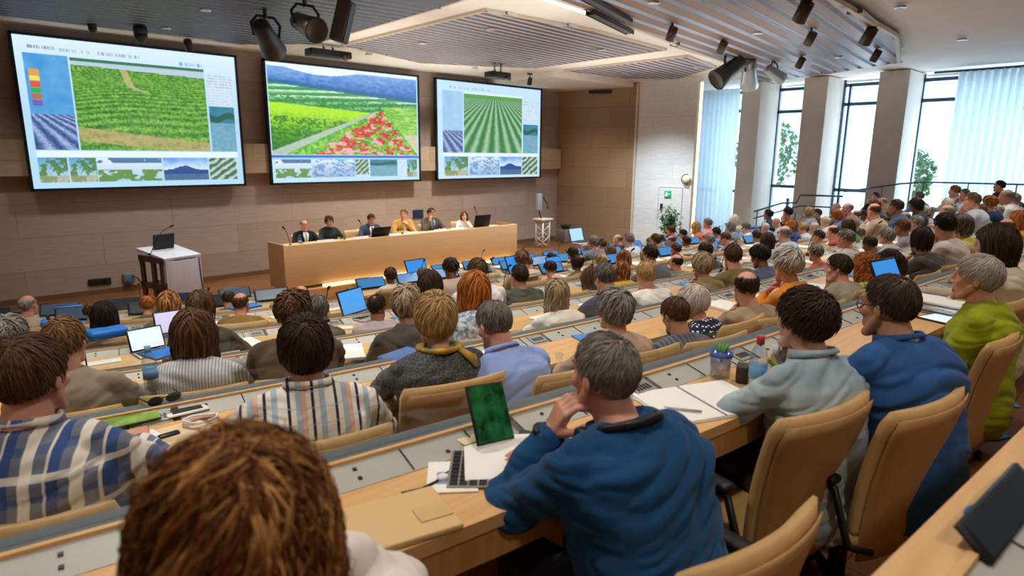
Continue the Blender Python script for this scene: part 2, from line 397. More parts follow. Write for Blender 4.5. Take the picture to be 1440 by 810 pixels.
def im_flowers(u, v):
    c = mixc(C3('#8fb8ee'), C3('#3f78c4'), v*4.2+.9*fbm(u*34, v*40)-.45)
    c = mixc(c, C3('#eef7ff'), (v < .03+.06*np.maximum(0, np.sin(u*6.5-.6)))*1.0)
    c = mixc(c, C3('#2a6a8c'), ((v > .17+.10*u)*(v < .23+.11*u))*(.35+.6*fbm(u*50, v*40)))
    g = v > .21+.12*u
    f1 = mixc(C3('#8cc88a'), C3('#3f9a52'), .5+.5*np.sin(v*95+u*12)); f1 = mixc(f1, C3('#d9f0e4'), (v < .36)*(np.sin(v*110+u*9) > .55)*.8); f1 = mixc(f1, C3('#2f8446'), (v > .34)*(fbm(u*70, v*60) > .5)*.7)
    c = np.where(g[..., None], f1, c)
    pl = .69-(v-.46)*1.38                      # left edge of the path
    g = (v > .42+.10*u)*(u < pl+.02)
    f2 = mixc(C3('#3c8f2c'), C3('#b4ea3c'), 1.25-3.0*(v-.45)+.7*fbm(u*70, v*60)-.4); f2 = mixc(f2, C3('#1f6e34'), (v > .56+.08*u)*(fbm(u*60, v*50) > .47)*.65)
    c = np.where(g[..., None], f2, c)
    g2 = (u > pl)*(v > .46)
    green = mixc(C3('#2f8a2e'), C3('#a4e653'), fbm(u*54, v*44)*1.5-.2)
    inF = (u > .70-(v-.46)*.80-.03*fbm(u*9, v*9))*(u < .73+(v-.45)*.46)*(v > .46)
    k = vn(u*46, v*44, 5); red = mixc(C3('#c2203a'), C3('#ef5a5a'), vn(u*70, v*70, 9)); red = mixc(red, C3('#f7c3c8'), (vn(u*24, v*30, 13) > .62)*.85)
    flw = mixc(green, red, (k > .46)*.95)
    c = np.where(g2[..., None], np.where(inF[..., None], flw, green), c)
    c = mixc(c, C3('#b9c4c2'), ((u > pl)*(u < pl+.025+.20*(v-.46))*(v > .46))*(.75+.3*fbm(u*40, v*40)))
    rg = (u > .75+(v-.45)*.46)*(v > .40); c = np.where(rg[..., None], mixc(C3('#5fae3c'), C3('#c9ec8a'), fbm(u*26, v*60)*1.4-.2), c)
    c = mixc(c, C3('#d8cdbf'), ((u > .90+.10*(v-.8))*(v > .74)*(u > .75+(v-.45)*.46))*.8)
    return c
def im_furrow(u, v):
    s = (u-.52)/(v*.95+.07); st = .5+.5*np.sin(s*30+fbm(u*20, v*20)); c = mixc(C3('#3c7f4c'), C3('#bcd9b6'), st*.9+.3*fbm(u*60, v*60)-.25)
    c = mixc(c, C3('#dff0f6'), (v < .035)*1.0); c = mixc(c, C3('#58a04c'), ((v > .035)*(v < .1))*.8); return c
def im_city(u, v):
    c = mixc(C3('#d9ecfb'), C3('#8fb6dc'), v); c = mixc(c, C3('#2f6cae'), (fbm(u*12, v*9, 4) > .56)*.5); return mixc(c, C3('#d7566a'), ((fbm(u*14, v*12, 8) > .72)*(v > .3))*.6)
def paste(img, u, v, r, fn):
    m = rect(u, v, *r); lu, lv = loc(u, v, *r); img[m] = fn(lu, lv)[m]
def dashes(img, u, v, r, col='#6f8398', n=60):
    m = rect(u, v, *r); lu = (u-r[0])/(r[1]-r[0])
    k = m & (hashn(np.floor(lu*n), np.floor(v*0), 3) > .35) & (hashn(np.floor(lu*n*3), 0*v, 6) > .2); img[k] = img[k]*.3+C3(col)*.7
def paint1(u, v):
    img = full(u, '#b4dcf4'); img = mixc(img, C3('#d9effc'), 1-v*2)
    dashes(img, u, v, (.05, .16, .055, .075)); dashes(img, u, v, (.17, .30, .06, .08), '#9aa8b8'); dashes(img, u, v, (.32, .52, .06, .08), '#8a98a8'); dashes(img, u, v, (.70, .83, .075, .105), '#5f9ad6')
    paste(img, u, v, (.03, .205, .11, .74), lambda a, b: mixc(C3('#3b8fd2'), C3('#6fb4e6'), fbm(a*3, b*9)))
    for i, c in enumerate(('#e8a040', '#f2e04a', '#e8582e', '#3fae52', '#b8744a', '#7a5fb0')):
        img[rect(u, v, .045, .085, .21+i*.04, .245+i*.04)] = C3(c)
    paste(img, u, v, (.03, .205, .50, .74), im_lav)
    paste(img, u, v, (.215, .83, .115, .74), im_crops)
    paste(img, u, v, (.84, .975, .15, .39), im_table); paste(img, u, v, (.84, .975, .39, .74), im_lake)
    img[rect(u, v, .03, .975, .745, .785)] = C3('#e4f5ff')
    paste(img, u, v, (.03, .15, .79, .96), im_palm); paste(img, u, v, (.155, .27, .79, .96), im_palm); paste(img, u, v, (.275, .57, .79, .96), im_beach)
    paste(img, u, v, (.58, .81, .79, .96), im_mtn); paste(img, u, v, (.815, .965, .79, .96), im_leaf)
    return img
def paint2(u, v):
    img = full(u, '#bfe2f2'); paste(img, u, v, (.008, .992, .005, .76), im_flowers)
    img[rect(u, v, 0, 1, .765, .785)] = C3('#2f6fd0'); img[rect(u, v, 0, 1, .785, .80)] = C3('#9fd0ee')
    paste(img, u, v, (.02, .235, .80, .96), im_beach); paste(img, u, v, (.24, .52, .80, .96), im_city); paste(img, u, v, (.525, .62, .80, .94), im_leaf)
    paste(img, u, v, (.63, .83, .80, .96), im_lake); paste(img, u, v, (.84, .90, .80, .98), im_table); paste(img, u, v, (.905, .985, .80, .97), im_palm)
    return img
def paint3(u, v):
    img = full(u, '#c3e4f8'); dashes(img, u, v, (.08, .5, .05, .07), '#9fb4c4')
    paste(img, u, v, (.05, .225, .10, .73), lambda a, b: mixc(C3('#8fbfe8'), C3('#b4d6f2'), fbm(a*3, b*6)))
    paste(img, u, v, (.05, .225, .50, .73), im_lav); paste(img, u, v, (.235, .80, .09, .73), im_furrow)
    paste(img, u, v, (.815, .975, .12, .40), im_table); paste(img, u, v, (.815, .975, .40, .73), im_lake)
    img[rect(u, v, .05, .98, .735, .765)] = C3('#e4f5ff')
    paste(img, u, v, (.06, .27, .77, .97), im_palm); paste(img, u, v, (.28, .57, .77, .97), im_city); paste(img, u, v, (.58, .80, .77, .97), im_mtn); paste(img, u, v, (.81, .975, .77, .97), im_leaf)
    return img
M_disp = bpy.data.materials.new('lit_projection'); M_disp.use_nodes = True
N, L_ = nodes(M_disp); b_ = N['Principled BSDF']; ca = nd(M_disp, 'ShaderNodeVertexColor'); ca.layer_name = 'picture'
b_.inputs['Base Color'].default_value = (.02, .02, .02, 1); b_.inputs['Roughness'].default_value = .6
L_.new(ca.outputs[0], b_.inputs['Emission Color']); b_.inputs['Emission Strength'].default_value = 1.05
M_bez = mat('screen_frame', '#101c2e', .4)
SCRZ0, SCRZ1, SCRY = .8625, 3.59, 14.2
def projection_screen(x0, x1, paint, label):
    nx, ny = 280, 190; root = thing('projection_screen', label, 'screen', ((x0+x1)/2, SCRY+.06, SCRZ0), 0, 'projection screens above the stage')
    W, H = x1-x0, SCRZ1-SCRZ0; f = MB(); t = .045
    f.box((0, .02, t/2), (W, .1, t)); f.box((0, .02, H-t/2), (W, .1, t)); f.box((-W/2+t/2, .02, H/2), (t, .1, H)); f.box((W/2-t/2, .02, H/2), (t, .1, H)); f.box((0, .05, H/2), (W-.01, .03, H-.01))
    f.box((0, .17, H*.75), (W*.7, .22, .1)); f.box((0, .17, H*.25), (W*.7, .22, .1))
    f.build('frame', M_bez, root)
    uu, vv = np.meshgrid(np.linspace(0, 1, nx), np.linspace(0, 1, ny))
    col = np.clip(paint(uu, vv), 0, 1); col = np.where(col <= .04045, col/12.92, ((col+.055)/1.055)**2.4)
    me = bpy.data.meshes.new('display'); iw, ih = W-2*t, H-2*t
    vs = np.stack([(-iw/2+iw*uu).ravel(), np.full(uu.size, 0.0), (t+ih*(1-vv)).ravel()], 1)
    i = np.arange((ny-1)*nx).reshape(ny-1, nx)[:, :-1].ravel()
    fs = np.stack([i, i+nx, i+nx+1, i+1], 1)
    me.from_pydata(vs.tolist(), [], fs.tolist()); at = me.color_attributes.new('picture', 'FLOAT_COLOR', 'POINT')
    at.data.foreach_set('color', np.concatenate([col.reshape(-1, 3), np.ones((nx*ny, 1))], 1).ravel().astype(np.float32))
    o = bpy.data.objects.new('display', me); COL.objects.link(o); me.materials.append(M_disp); o.parent = root
    return root
projection_screen(1.552, 5.379, paint1, 'large lit screen showing rows of green crops beside a blue column, nearest the lectern')
projection_screen(5.943, 10.054, paint2, 'large lit screen showing red flowers, green fields and blue mountains')
projection_screen(10.587, 14.697, paint3, 'large lit screen showing pale green furrows, nearest the side wall')

# ------------------------------------------------------------------ dais, panel desk
DZ = FLOOR0+.2
struct(MB().poly([(4.93, 11.27), (11.05, 11.27), (11.05, FRONT), (6.35, FRONT), (5.0, 11.5)], FLOOR0, FLOOR0+.2).build('floor_dais', M_deskf))
PX0, PX1, PY = 4.92, 10.95, 11.4
ptop = at_y(400, 346, PY).z
pd = thing('panel_desk', 'long pale wooden panel desk with a plain front on the stage', 'desk', ((PX0+PX1)/2, PY, DZ))
PW = PX1-PX0; H = ptop-DZ
M_pd = noise_mat('panel_oak', '#d3ad7c', '#dbb787', 2.5, (.7, 10, 10), .45)
M_pds = noise_mat('panel_side_oak', '#8a6540', '#97714a', 3, (10, 10, 1), .5)
MB().rbox((0, .03, H/2+.03), (PW, .06, H-.06), .006).build('front_panel', M_pd, pd)
MB().box((-PW/2+.03, .42, H/2), (.06, .72, H)).build('side_panel', M_pds, pd); MB().box((PW/2-.03, .42, H/2), (.06, .72, H)).build('side_panel', M_pds, pd)
MB().rbox((0, .44, H-.1), (PW-.12, .7, .05), .006).build('worktop', M_pd, pd)
MB().box((.25, -.05, .035), (PW-.9, .03, .05)).build('light_strip', mat('warm_led', '#fff2c8', .5, emit='#ffe9a8', estr=2.0), pd)
l = bpy.data.lights.new('light_strip_glow', 'AREA'); l.shape = 'RECTANGLE'; l.size = PW-1; l.size_y = .05; l.energy = 14; l.color = (1, .8, .45)
l.energy = 4; o = bpy.data.objects.new('light_strip_glow', l); o.location = (8.2, PY-.09, DZ+.1); o.rotation_euler = (math.radians(-35), 0, 0); COL.objects.link(o)
M_glow_paper = mat('paper_white', '#e9ebea', .7); M_scrblue = mat('screen_blue', '#1b4f8e', .3, emit='#3f9bf0', estr=.75); M_scrwhite = mat('screen_white', '#cfe4ff', .3, emit='#d6e8ff', estr=.6)
M_metal = mat('brushed_steel', '#9aa0a6', .3, .9)
def nameplate(x, y, z, label, grp, rz=0, w=.3):
    o = MB().add([(-w/2, -.04, 0), (w/2, -.04, 0), (w/2, .04, 0), (-w/2, .04, 0), (-w/2, 0, .1), (w/2, 0, .1)], [(0, 3, 2, 1), (0, 1, 5, 4), (3, 4, 5, 2), (0, 4, 3), (1, 2, 5)]).build('name_plate', mat('plate_card', '#dfe9ec', .5)); o.location = (x, y, z); o.rotation_euler = (0, 0, rz)
    return tag(o, label, 'name plate', grp)
def gooseneck(parent, base, tip, name='microphone'):
    b = Vector(base); t = Vector(tip); m = MB(); m.cyl(b, b+Vector((0, 0, .025)), .035, .03, 12)
    pts = [b+(t-b)*q+Vector((0, 0, .18*math.sin(q*PI)*(t-b).length)) for q in np.linspace(0, 1, 8)]
    m.tube(pts, .006, 6); m.cap(pts[-1], pts[-1]+(pts[-1]-pts[-2]).normalized()*.05, .014, .016, 8)
    return m.build(name, M_dark, parent)
for i, (a, b_, lab) in enumerate([(455, 1, 'name plate in front of the person in dark green'), (505, 1, 'name plate between the second and third panel members'), (552, 1, 'name plate in front of the person in navy jacket and white shirt'), (575, 1, 'name plate at the tan jacket of the fourth panel member'), (617, 1, 'name plate before the panel member in brown jacket'), (640, 1, 'name plate beside the light-clad panel member at the far end')]):
    p = at_y(a, 330, PY+.22); nameplate(p.x, PY+.16, ptop-.072, 'white '+lab, 'name plates on the panel desk', 0, .36)
def laptop(x, y, z, rz, label, ang=20, grp=None, scr=None, s=1, name='laptop'):
    r = thing(name, label, 'laptop', (x, y, z), rz, grp)
    MB().rbox((0, 0, .009*s), (.33*s, .23*s, .018*s), .006).build('keyboard_base', M_alu, r)
    a = math.radians(ang); R = Matrix.Rotation(-a, 3, 'X')
    c = Vector((0, .115*s, .018*s))
    MB().rbox(c+R @ Vector((0, .004, .115*s)), (.33*s, .012, .23*s), .005, R).build('lid', M_dark, r)
    MB().box(c+R @ Vector((0, -.0035, .115*s)), (.30*s, .002, .20*s), R).build('display', scr or M_scrwhite, r)
    k = MB()
    for i in range(5):
        for j in range(12): k.box(((-.13+.0236*j)*s, (.06-.026*i)*s, .0195*s), (.019*s, .02*s, .004*s))
    k.build('keys', M_black, r)
    return r
laptop(9.9, PY+.35, ptop-.075, PI, 'dark open laptop seen from behind, at the far end of the panel desk', 15, s=1.5)
laptop(7.05, PY+.3, ptop-.075, PI, 'dark open laptop seen from behind, in the middle of the panel desk', 30, s=1.3)
for i, (px, py, lab) in enumerate([(400, 322, 'tall thin gooseneck microphone at the near end of the panel desk'), (506, 312, 'gooseneck microphone beside the empty panel chair'), (668, 293, 'gooseneck microphone at the far end of the panel desk')]):
    p = at_y(px, py, PY+.5); o = gooseneck(None, (p.x+.1, PY+.5, ptop-.075), (p.x, PY+.5, p.z)); tag(o, lab, 'microphone', 'panel desk microphones')
def bottle(x, y, z, label, grp=None, h=.2, cap='#2b62c4'):
    r = thing('water_bottle', label, 'bottle', (x, y, z), 0, grp); s = h/.22
    MB().lathe([(.03*s, 0), (.032*s, .01*s), (.032*s, .14*s), (.026*s, .165*s), (.012*s, .19*s), (.012*s, .2*s)]).build('bottle_body', M_bottle, r)
    MB().lathe([(.0145*s, .19*s), (.0145*s, .22*s)]).build('cap', mat('cap'+cap, cap, .4), r)
    MB().lathe([(.0326*s, .06*s), (.0326*s, .11*s)]).build('paper_band', mat('bottle_band', '#6f9fd0', .5), r); return r
def clear_mat(name, tint, g=.08):
    m = bpy.data.materials.new(name); m.use_nodes = True; N, L_ = nodes(m); N.clear(); o_ = N.new('ShaderNodeOutputMaterial'); mx = N.new('ShaderNodeMixShader'); t = N.new('ShaderNodeBsdfTransparent'); gl = N.new('ShaderNodeBsdfGlossy')
    t.inputs[0].default_value = tint; gl.inputs['Roughness'].default_value = .08; fr = N.new('ShaderNodeLayerWeight'); fr.inputs[0].default_value = .35; mm = N.new('ShaderNodeMath'); mm.operation = 'MULTIPLY_ADD'; mm.inputs[1].default_value = .5; mm.inputs[2].default_value = g
    L_.new(fr.outputs['Facing'], mm.inputs[0]); L_.new(mm.outputs[0], mx.inputs[0]); L_.new(t.outputs[0], mx.inputs[1]); L_.new(gl.outputs[0], mx.inputs[2]); L_.new(mx.outputs[0], o_.inputs[0]); return m
M_bottle = clear_mat('clear_plastic', (.88, .94, .97, 1))
bottle(at_y(422, 340, PY+.3).x, PY+.3, ptop-.075, 'small water bottle before the panel member at the near end', h=.22)

# ------------------------------------------------------------------ lectern
LY = 11.9
lp = at_y(222, 416, LY); lx0 = at_y(191, 372, LY).x; lx1 = at_y(277, 355, LY).x
lec = thing('lectern', 'grey lectern with dark side shelves and a slanted top, left of the stage', 'lectern', (at_y(248, 400, LY-.25).x, LY, FLOOR0), math.radians(16))
lh = at_y(250, 357, LY-.3).z-FLOOR0
lw = .66
M_lec = noise_mat('lectern_grey', '#b5acb4', '#bdb4bc', 2, (6, 6, 1), .4); M_lecs = noise_mat('lectern_dark', '#4c3b33', '#58463b', 3, (8, 8, 1), .5)
MB().rbox((0, -.4, lh*.46), (lw*.86, .03, lh*.9), .004).build('front_panel', M_lec, lec)
m = MB(); m.box((-lw/2+.06, -.37, lh*.47), (.1, .08, lh*.94)); m.box((lw/2-.06, -.37, lh*.47), (.1, .08, lh*.94)); m.build('corner_post', M_lec, lec)
m = MB()
for yy in (-.25, .0, .33): m.box((-lw/2+.02, yy-.04, lh*.47), (.04, .1, lh*.94))
for zz in (.08, .5, .92): m.box((-lw/2+.02, 0, lh*zz), (.04, .74, .1))
m.build('side_panel', M_lecs, lec)
MB().box((lw/2-.02, -.0, lh*.47), (.04, .74, lh*.94)).build('side_panel', M_lecs, lec)
m = MB(); m.box((0, .0, lh*.1), (lw-.1, .7, .03)); m.box((0, 0, lh*.5), (lw-.1, .7, .03)); m.box((0, .1, lh*.3), (lw*.4, .3, .36)); m.build('shelf', M_lecs, lec)
R = Matrix.Rotation(math.radians(8), 3, 'X'); MB().rbox((0, 0, lh+.0), (lw, .82, .05), .008, R).build('slanted_top', mat('lectern_top', '#c6cad6', .35), lec)
m = MB(); m.box((.0, .12, lh+.18), (.36, .03, .26), Matrix.Rotation(.2, 3, 'X')); m.box((0, .16, lh+.05), (.06, .06, .1)); m.build('monitor', M_black, lec)
gooseneck(lec, (-.32, .0, lh), (-.02, -.15, lh+.45)); m = MB(); m.tube([(.27, -.42, lh-.08), (.28, -.425, lh*.6), (.31, -.425, lh*.3), (.33, -.42, .02)], .008, 6); m.build('cable', M_black, lec)
# wall plates, cable boxes
for i, px in enumerate((129.5, 140, 151)):
    p = at_y(px, 397-i*1, FRONT-.02); m = MB(); m.rbox((0, 0, 0), (.13, .03, .13), .008); m.box((0, -.018, 0), (.07, .01, .07)); o = m.build('wall_socket', M_black); o.location = p
    tag(o, ['black wall socket farthest from the lectern, of the row of three', 'middle black wall socket of the row of three', 'black wall socket nearest the lectern, of the row of three'][i], 'socket', 'black wall sockets')
p = at_y(181, 391, FRONT-.06); r = thing('cable_box', 'blue-grey wall box with dangling cables beside the lectern', 'cable box', p)
MB().rbox((0, 0, 0), (.2, .1, .2), .02).build('housing', mat('box_blue', '#5d7486', .5), r); m = MB(); m.tube([(.05, -.06, .05), (.14, -.12, .0), (.2, -.1, -.15), (.45, -.1, -.2)], .012, 6); m.tube([(-.05, -.06, -.05), (0, -.12, -.14), (.1, -.08, -.16)], .012, 6); m.build('cable', M_black, r)
p = at_y(588, 301, FRONT-.015); o = MB().rbox((0, 0, 0), (.34, .03, .24), .01).build('wall_panel', mat('panel_navy', '#1f2f4a', .4)); o.location = p; tag(o, 'small dark blue control panel on the wall behind the panel members', 'control panel')
p = at_y(755, 322, 13.6); # truss stand with a grey loudspeaker
sx = at_y(763, 330, 13.3).x; r = thing('truss_stand', 'white truss stand carrying a grey panel, right of the panel desk', 'stand', (sx, 13.3, FLOOR0))
zt = at_y(763, 309, 13.3).z-FLOOR0; m = MB()
for x_, y_ in ((-.14, -.14), (.14, -.14), (.14, .14), (-.14, .14)): m.cyl((x_, y_, 0), (x_, y_, zt), .028, None, 8)
for i in range(5):
    z0, z1 = zt*i/5, zt*(i+1)/5; s_ = 1 if i % 2 else -1
    for y_ in (-.14, .14): m.cyl((-.14*s_, y_, z0), (.14*s_, y_, z1), .014, None, 6); m.cyl((y_, -.14*s_, z0), (y_, .14*s_, z1), .014, None, 6)
m.build('truss', mat('truss_white', '#dcd3c6', .4), r); MB().rbox((0, 0, zt+.02), (.5, .42, .05), .01).build('top_plate', MATS['truss_white'], r)
ps = at_y(758, 284, 13.3); m = MB(); m.rbox((ps.x-sx, 0, ps.z-FLOOR0), (.2, .1, .5), .015); m.build('grey_speaker', mat('speaker_grey', '#9a9da3', .5), r)
m = MB(); m.cyl((-.05, 0, zt), (ps.x-sx, .03, ps.z-FLOOR0-.2), .018, None, 8); m.tube([(ps.x-sx+.1, 0, ps.z-FLOOR0+.2), (.17, 0, ps.z-FLOOR0-.05), (.2, 0, ps.z-FLOOR0-.2), (.28, 0, ps.z-FLOOR0-.21)], .015, 6); m.build('arm', M_dark, r)
px_ = at_y(794, 333, 13.7).x; r = thing('planter', 'square grey planter with low green plants by the stage corner', 'planter', (px_, 13.7, FLOOR0)); zt = at_y(794, 322, 13.7).z-FLOOR0
MB().rbox((0, 0, zt/2), (.42, .42, zt), .02).build('pot', mat('planter_grey', '#7c6f66', .6), r)
m = MB()
for i in range(90):
    a = random.uniform(0, 2*PI); q = random.uniform(.02, .24); h = random.uniform(.04, .18)
    p0 = Vector((q*math.cos(a)*.6, q*math.sin(a)*.6, zt)); p1 = Vector((q*math.cos(a), q*math.sin(a), zt+h)); m.tube([p0, (p0+p1)/2+Vector((0, 0, .03)), p1], [.006, .03, .002], 5, flat=.25)
m.build('leaves', mat('leaf_dark', '#274a2a', .6), r)

# ------------------------------------------------------------------ white wall: door, exit sign, sconces, plant
XW = 16.29
d0, d1 = at_x(927, 262, XW), at_x(960, 262, XW); y0, y1, zt = d1.y, d0.y, d0.z
m = MB(); w_ = .05
m.box((XW-.01, y0, (zt+FLOOR0)/2), (.03, w_*.4, zt-FLOOR0)); m.box((XW-.01, y1, (zt+FLOOR0)/2), (.03, w_*.4, zt-FLOOR0)); m.box((XW-.01, (y0+y1)/2, zt), (.03, y1-y0, w_*.4)); m.box((XW-.0, (y0+y1)/2, (zt+FLOOR0)/2), (.03, y1-y0-.03, zt-FLOOR0-.03))
dr = struct(m.build('door_1', M_white)); p = at_x(931, 291, XW); MB().rbox((XW-.04, p.y, p.z), (.05, .07, .2), .01).build('door_handle', M_black, dr)
p = at_x(939, 273, XW-.03); r = thing('exit_sign', 'small green exit sign on the white door', 'sign', p)
MB().rbox((0, 0, 0), (.03, .22, .2), .006).build('sign_board', mat('exit_green', '#1f9a76', .5, emit='#1f9a76', estr=.35), r)
m = MB(); m.box((-.018, .03, -.01), (.006, .05, .09)); m.ell((-.018, .03, .055), (.006, .016, .016)); m.box((-.018, -.05, 0), (.006, .07, .02)); m.box((-.018, .06, -.05), (.006, .05, .015)); m.build('running_figure_and_arrow', mat('sign_white', '#e6fff4', .5, emit='#e6fff4', estr=.5), r)
for px, py, X, lab, yy in ((965, 252, XW-.06, 'small round wall lamp on the white wall by the curtains', None), (855, 236, None, 'small round wall lamp on the brown side wall', 12.85)):
    p = at_x(px, py, X) if X else at_y(px, py, yy)
    r = thing('wall_lamp', lab, 'wall lamp', p, 0 if X else math.radians(0), 'round wall lamps')
    MB().ell((0, 0, 0), (.05, .13, .11)).build('shade', mat('lamp_cream', '#e8e2c0', .4), r); m = MB(); m.tube([(-.02+.14*0, .14*math.cos(q), .14*math.sin(q)) for q in np.linspace(-2, 2, 14)], .012, 6); m.cyl((0, 0, 0), (.08, .02, 0), .03); m.build('bracket', M_dark, r)
pp = at_x(941, 312, 15.7); r = thing('potted_plant', 'bushy green potted plant standing against the white wall', 'plant', (pp.x, pp.y, FLOOR0))
MB().lathe([(.16, 0), (.22, .4), (.2, .42), (.18, .38)]).build('pot', mat('pot_dark', '#3c3a38', .6), r)
m = MB(); hz = pp.z-FLOOR0
for i in range(7): m.tube([(0, 0, .35), (random.uniform(-.1, .1), random.uniform(-.1, .1), .9), (random.uniform(-.2, .2), random.uniform(-.2, .2), hz+.1)], [.015, .012, .004], 6)
m.build('stem', mat('stem_brown', '#5d4a30', .7), r); m = MB()
for i in range(420):
    v = Vector((random.gauss(0, 1), random.gauss(0, 1), random.gauss(0, 1))).normalized()*random.uniform(.1, 1)
    c = Vector((v.x*.34, v.y*.34, hz+v.z*.55)); d = Vector((random.gauss(0, 1), random.gauss(0, 1), random.gauss(0, .6)-.3)).normalized(); L = random.uniform(.1, .2)
    m.tube([c, c+d*L*.5, c+d*L-Vector((0, 0, .03))], [.005, .03, .001], 5, flat=.2, caps=False)
m.build('leaves', noise_mat('leaf_green', '#2f5a33', '#4c7d4a', 5), r)

# ------------------------------------------------------------------ curtains
M_cur = bpy.data.materials.new('sheer_curtain'); M_cur.use_nodes = True; N, L_ = nodes(M_cur); N.clear()
o_ = N.new('ShaderNodeOutputMaterial'); m1 = N.new('ShaderNodeMixShader'); m2 = N.new('ShaderNodeMixShader'); tr = N.new('ShaderNodeBsdfTranslucent'); df = N.new('ShaderNodeBsdfDiffuse'); tp = N.new('ShaderNodeBsdfTransparent')
tr.inputs[0].default_value = (.8, .9, .95, 1); df.inputs[0].default_value = (.85, .9, .93, 1); m1.inputs[0].default_value = .45; m2.inputs[0].default_value = .22
L_.new(tr.outputs[0], m1.inputs[1]); L_.new(df.outputs[0], m1.inputs[2]); L_.new(m1.outputs[0], m2.inputs[1]); L_.new(tp.outputs[0], m2.inputs[2]); L_.new(m2.outputs[0], o_.inputs[0])
def curtain(x, y0, y1, z0, z1, label, amp=.06, fold=.16):
    n = int(abs(y1-y0)/.018); vs = []; fs = []
    for j, z in enumerate(np.linspace(z0, z1, 6)):
        for i in range(n+1):
            y = y0+(y1-y0)*i/n; k = .75+.25*math.sin(y*1.7+j*.4)
            vs.append((x+amp*k*math.sin(2*PI*y/fold+.9*math.sin(y*2.3)), y, z))
    for j in range(5):
        for i in range(n): fs.append((j*(n+1)+i, j*(n+1)+i+1, (j+1)*(n+1)+i+1, (j+1)*(n+1)+i))
    m = MB(); m.add(vs, fs, 0, True); o = m.build('curtain', M_cur); s_ = o.modifiers.new('thick', 'SOLIDIFY'); s_.thickness = .003
    return tag(o, label, 'curtain', 'sheer curtains')
curtain(18.75, 9.75, 11.6, FLOOR0, 3.62, 'sheer white curtain beside the white wall, left of the first tall window')
curtain(18.75, -2.6, 4.2, -1.0, 3.62, 'wide sheer white curtain across the large window at the back of the room')
struct(MB().box((18.75, .9, 3.64), (.08, 7.6, .05)).build('trim_4', M_frame))
# outside: lawn strip and trees seen through the panes
M_tree = noise_mat('tree_leaves', '#6f9a55', '#8fb070', 6)
for i, (x, y, h, rr, lab) in enumerate(((26, 12.2, 2.0, 1.3, 'leafy green tree outside the window nearest the white wall'), (27, 7.2, 1.2, .9, 'smaller leafy tree outside, seen between the piers'), (27, 4.2, 2.6, 1.5, 'tall leafy tree outside behind the sheer curtain'))):
    r = thing('garden_tree', lab, 'tree', (x, y, FLOOR0), 0, 'trees outside the windows'); m = MB(); m.tube([(0, 0, 0), (.05, 0, h*.5), (0, .1, h+.6)], [.16, .12, .06], 8); m.build('trunk', MATS['stem_brown'], r); m = MB()
    for k in range(900):
        v = Vector((random.gauss(0, 1), random.gauss(0, 1), random.gauss(0, 1))).normalized()*random.uniform(.4, 1)**.6
        c = Vector((v.x*rr, v.y*rr, h+.9+v.z*rr*1.2)); d = Vector((random.gauss(0, 1), random.gauss(0, 1), random.gauss(0, 1))).normalized()*.12
        m.tube([c-d, c, c+d], [.01, .08, .01], 4, flat=.2, caps=False)
    m.build('crown', M_tree, r)

# ------------------------------------------------------------------ ceiling fittings
def downlight(x, y, z, label, power=60, col=(1, .86, .7), angle=118):
    r = thing('downlight', label, 'ceiling light', (x, y, z), 0, 'recessed ceiling lights')
    MB().lathe([(.05, .03), (.075, .03), (.08, 0), (.055, -.004), (.05, .0)]).build('trim_ring', M_alu, r)
    MB().cyl((0, 0, .004), (0, 0, .012), .05).build('lens', mat('lamp_lens', '#ffffff', .4, emit='#fff4e0', estr=9), r)
    l = bpy.data.lights.new('lamp', 'SPOT'); l.energy = power; l.color = col; l.spot_size = math.radians(angle); l.spot_blend = .8; l.shadow_soft_size = .12
    o = bpy.data.objects.new('lamp', l); COL.objects.link(o); o.parent = r; o.location = (0, 0, -.03); return r
dl = []
for iy, y in enumerate((-1.6, .8, 3.2, 5.3, 8.6, 10.6, 12.6)):
    for ix, x in enumerate((-2.5, .8, 3.6, 7.6, 10.6, 14.2)):
        dl.append((x, y))
for i, (x, y) in enumerate(dl):
    ro = i//6; co = i % 6
    downlight(x, y, CEIL-.03 if not (3.3 < y < 8 and x > 5) else CEIL-.12, f'round recessed ceiling light, {ORD[co+1]} from lectern side, {ORD[ro+1]} row from the back', (3.2 if (ro, co) == (5, 5) else 1)*LAMP_W*(.6 if y < 2 else (.4 if x < 3 else 1.5 if x < 4 else 3.2) if y > 11 else .4 if x < 1 and y > 8 else 1.7 if y > 10 else 1.25 if y > 4 else 1), (.8, .92, 1) if (ro, co) == (5, 5) else (1, .95, .90) if y > 10 else (1, .92, .82))
p = at_z(350, 8, 3.68)
def projector_light(loc, aim, label, s=1, m=None):
    """theatre spotlight: can, lens ring, yoke, clamp"""
    r = thing('stage_spotlight', label, 'spotlight', loc); d = Vector(aim).normalized(); q = Vector((0, 0, -1)).rotation_difference(d).to_matrix()
    pr = [(.05, .24), (.1, .2), (.11, .05), (.13, -.12), (.15, -.26), (.145, -.27), (.12, -.25)]
    b = MB(); b.lathe([(a*s, z*s) for a, z in pr], n=18); b.v = [tuple(q @ Vector(v)) for v in b.v]; b.build('can', m or M_black, r)
    b = MB(); b.lathe([(.005*s, -.245*s), (.115*s, -.245*s), (.118*s, -.235*s), (.005*s, -.235*s)], n=18); b.v = [tuple(q @ Vector(v)) for v in b.v]; b.build('lens', mat('spot_glass', '#3b332c', .1), r)
    b = MB(); b.tube([(-.15*s, 0, 0), (-.17*s, 0, .14*s), (-.1*s, 0, .22*s), (.1*s, 0, .22*s), (.17*s, 0, .14*s), (.15*s, 0, 0)], .018*s, 6); b.cyl((0, 0, .2*s), (0, 0, .5*s), .025*s); b.build('yoke', M_dark, r)
    return r
def hang(px, py, z): return at_z(px, py, z)
M_brn = mat('spot_bronze', '#4a3c31', .35, .4)
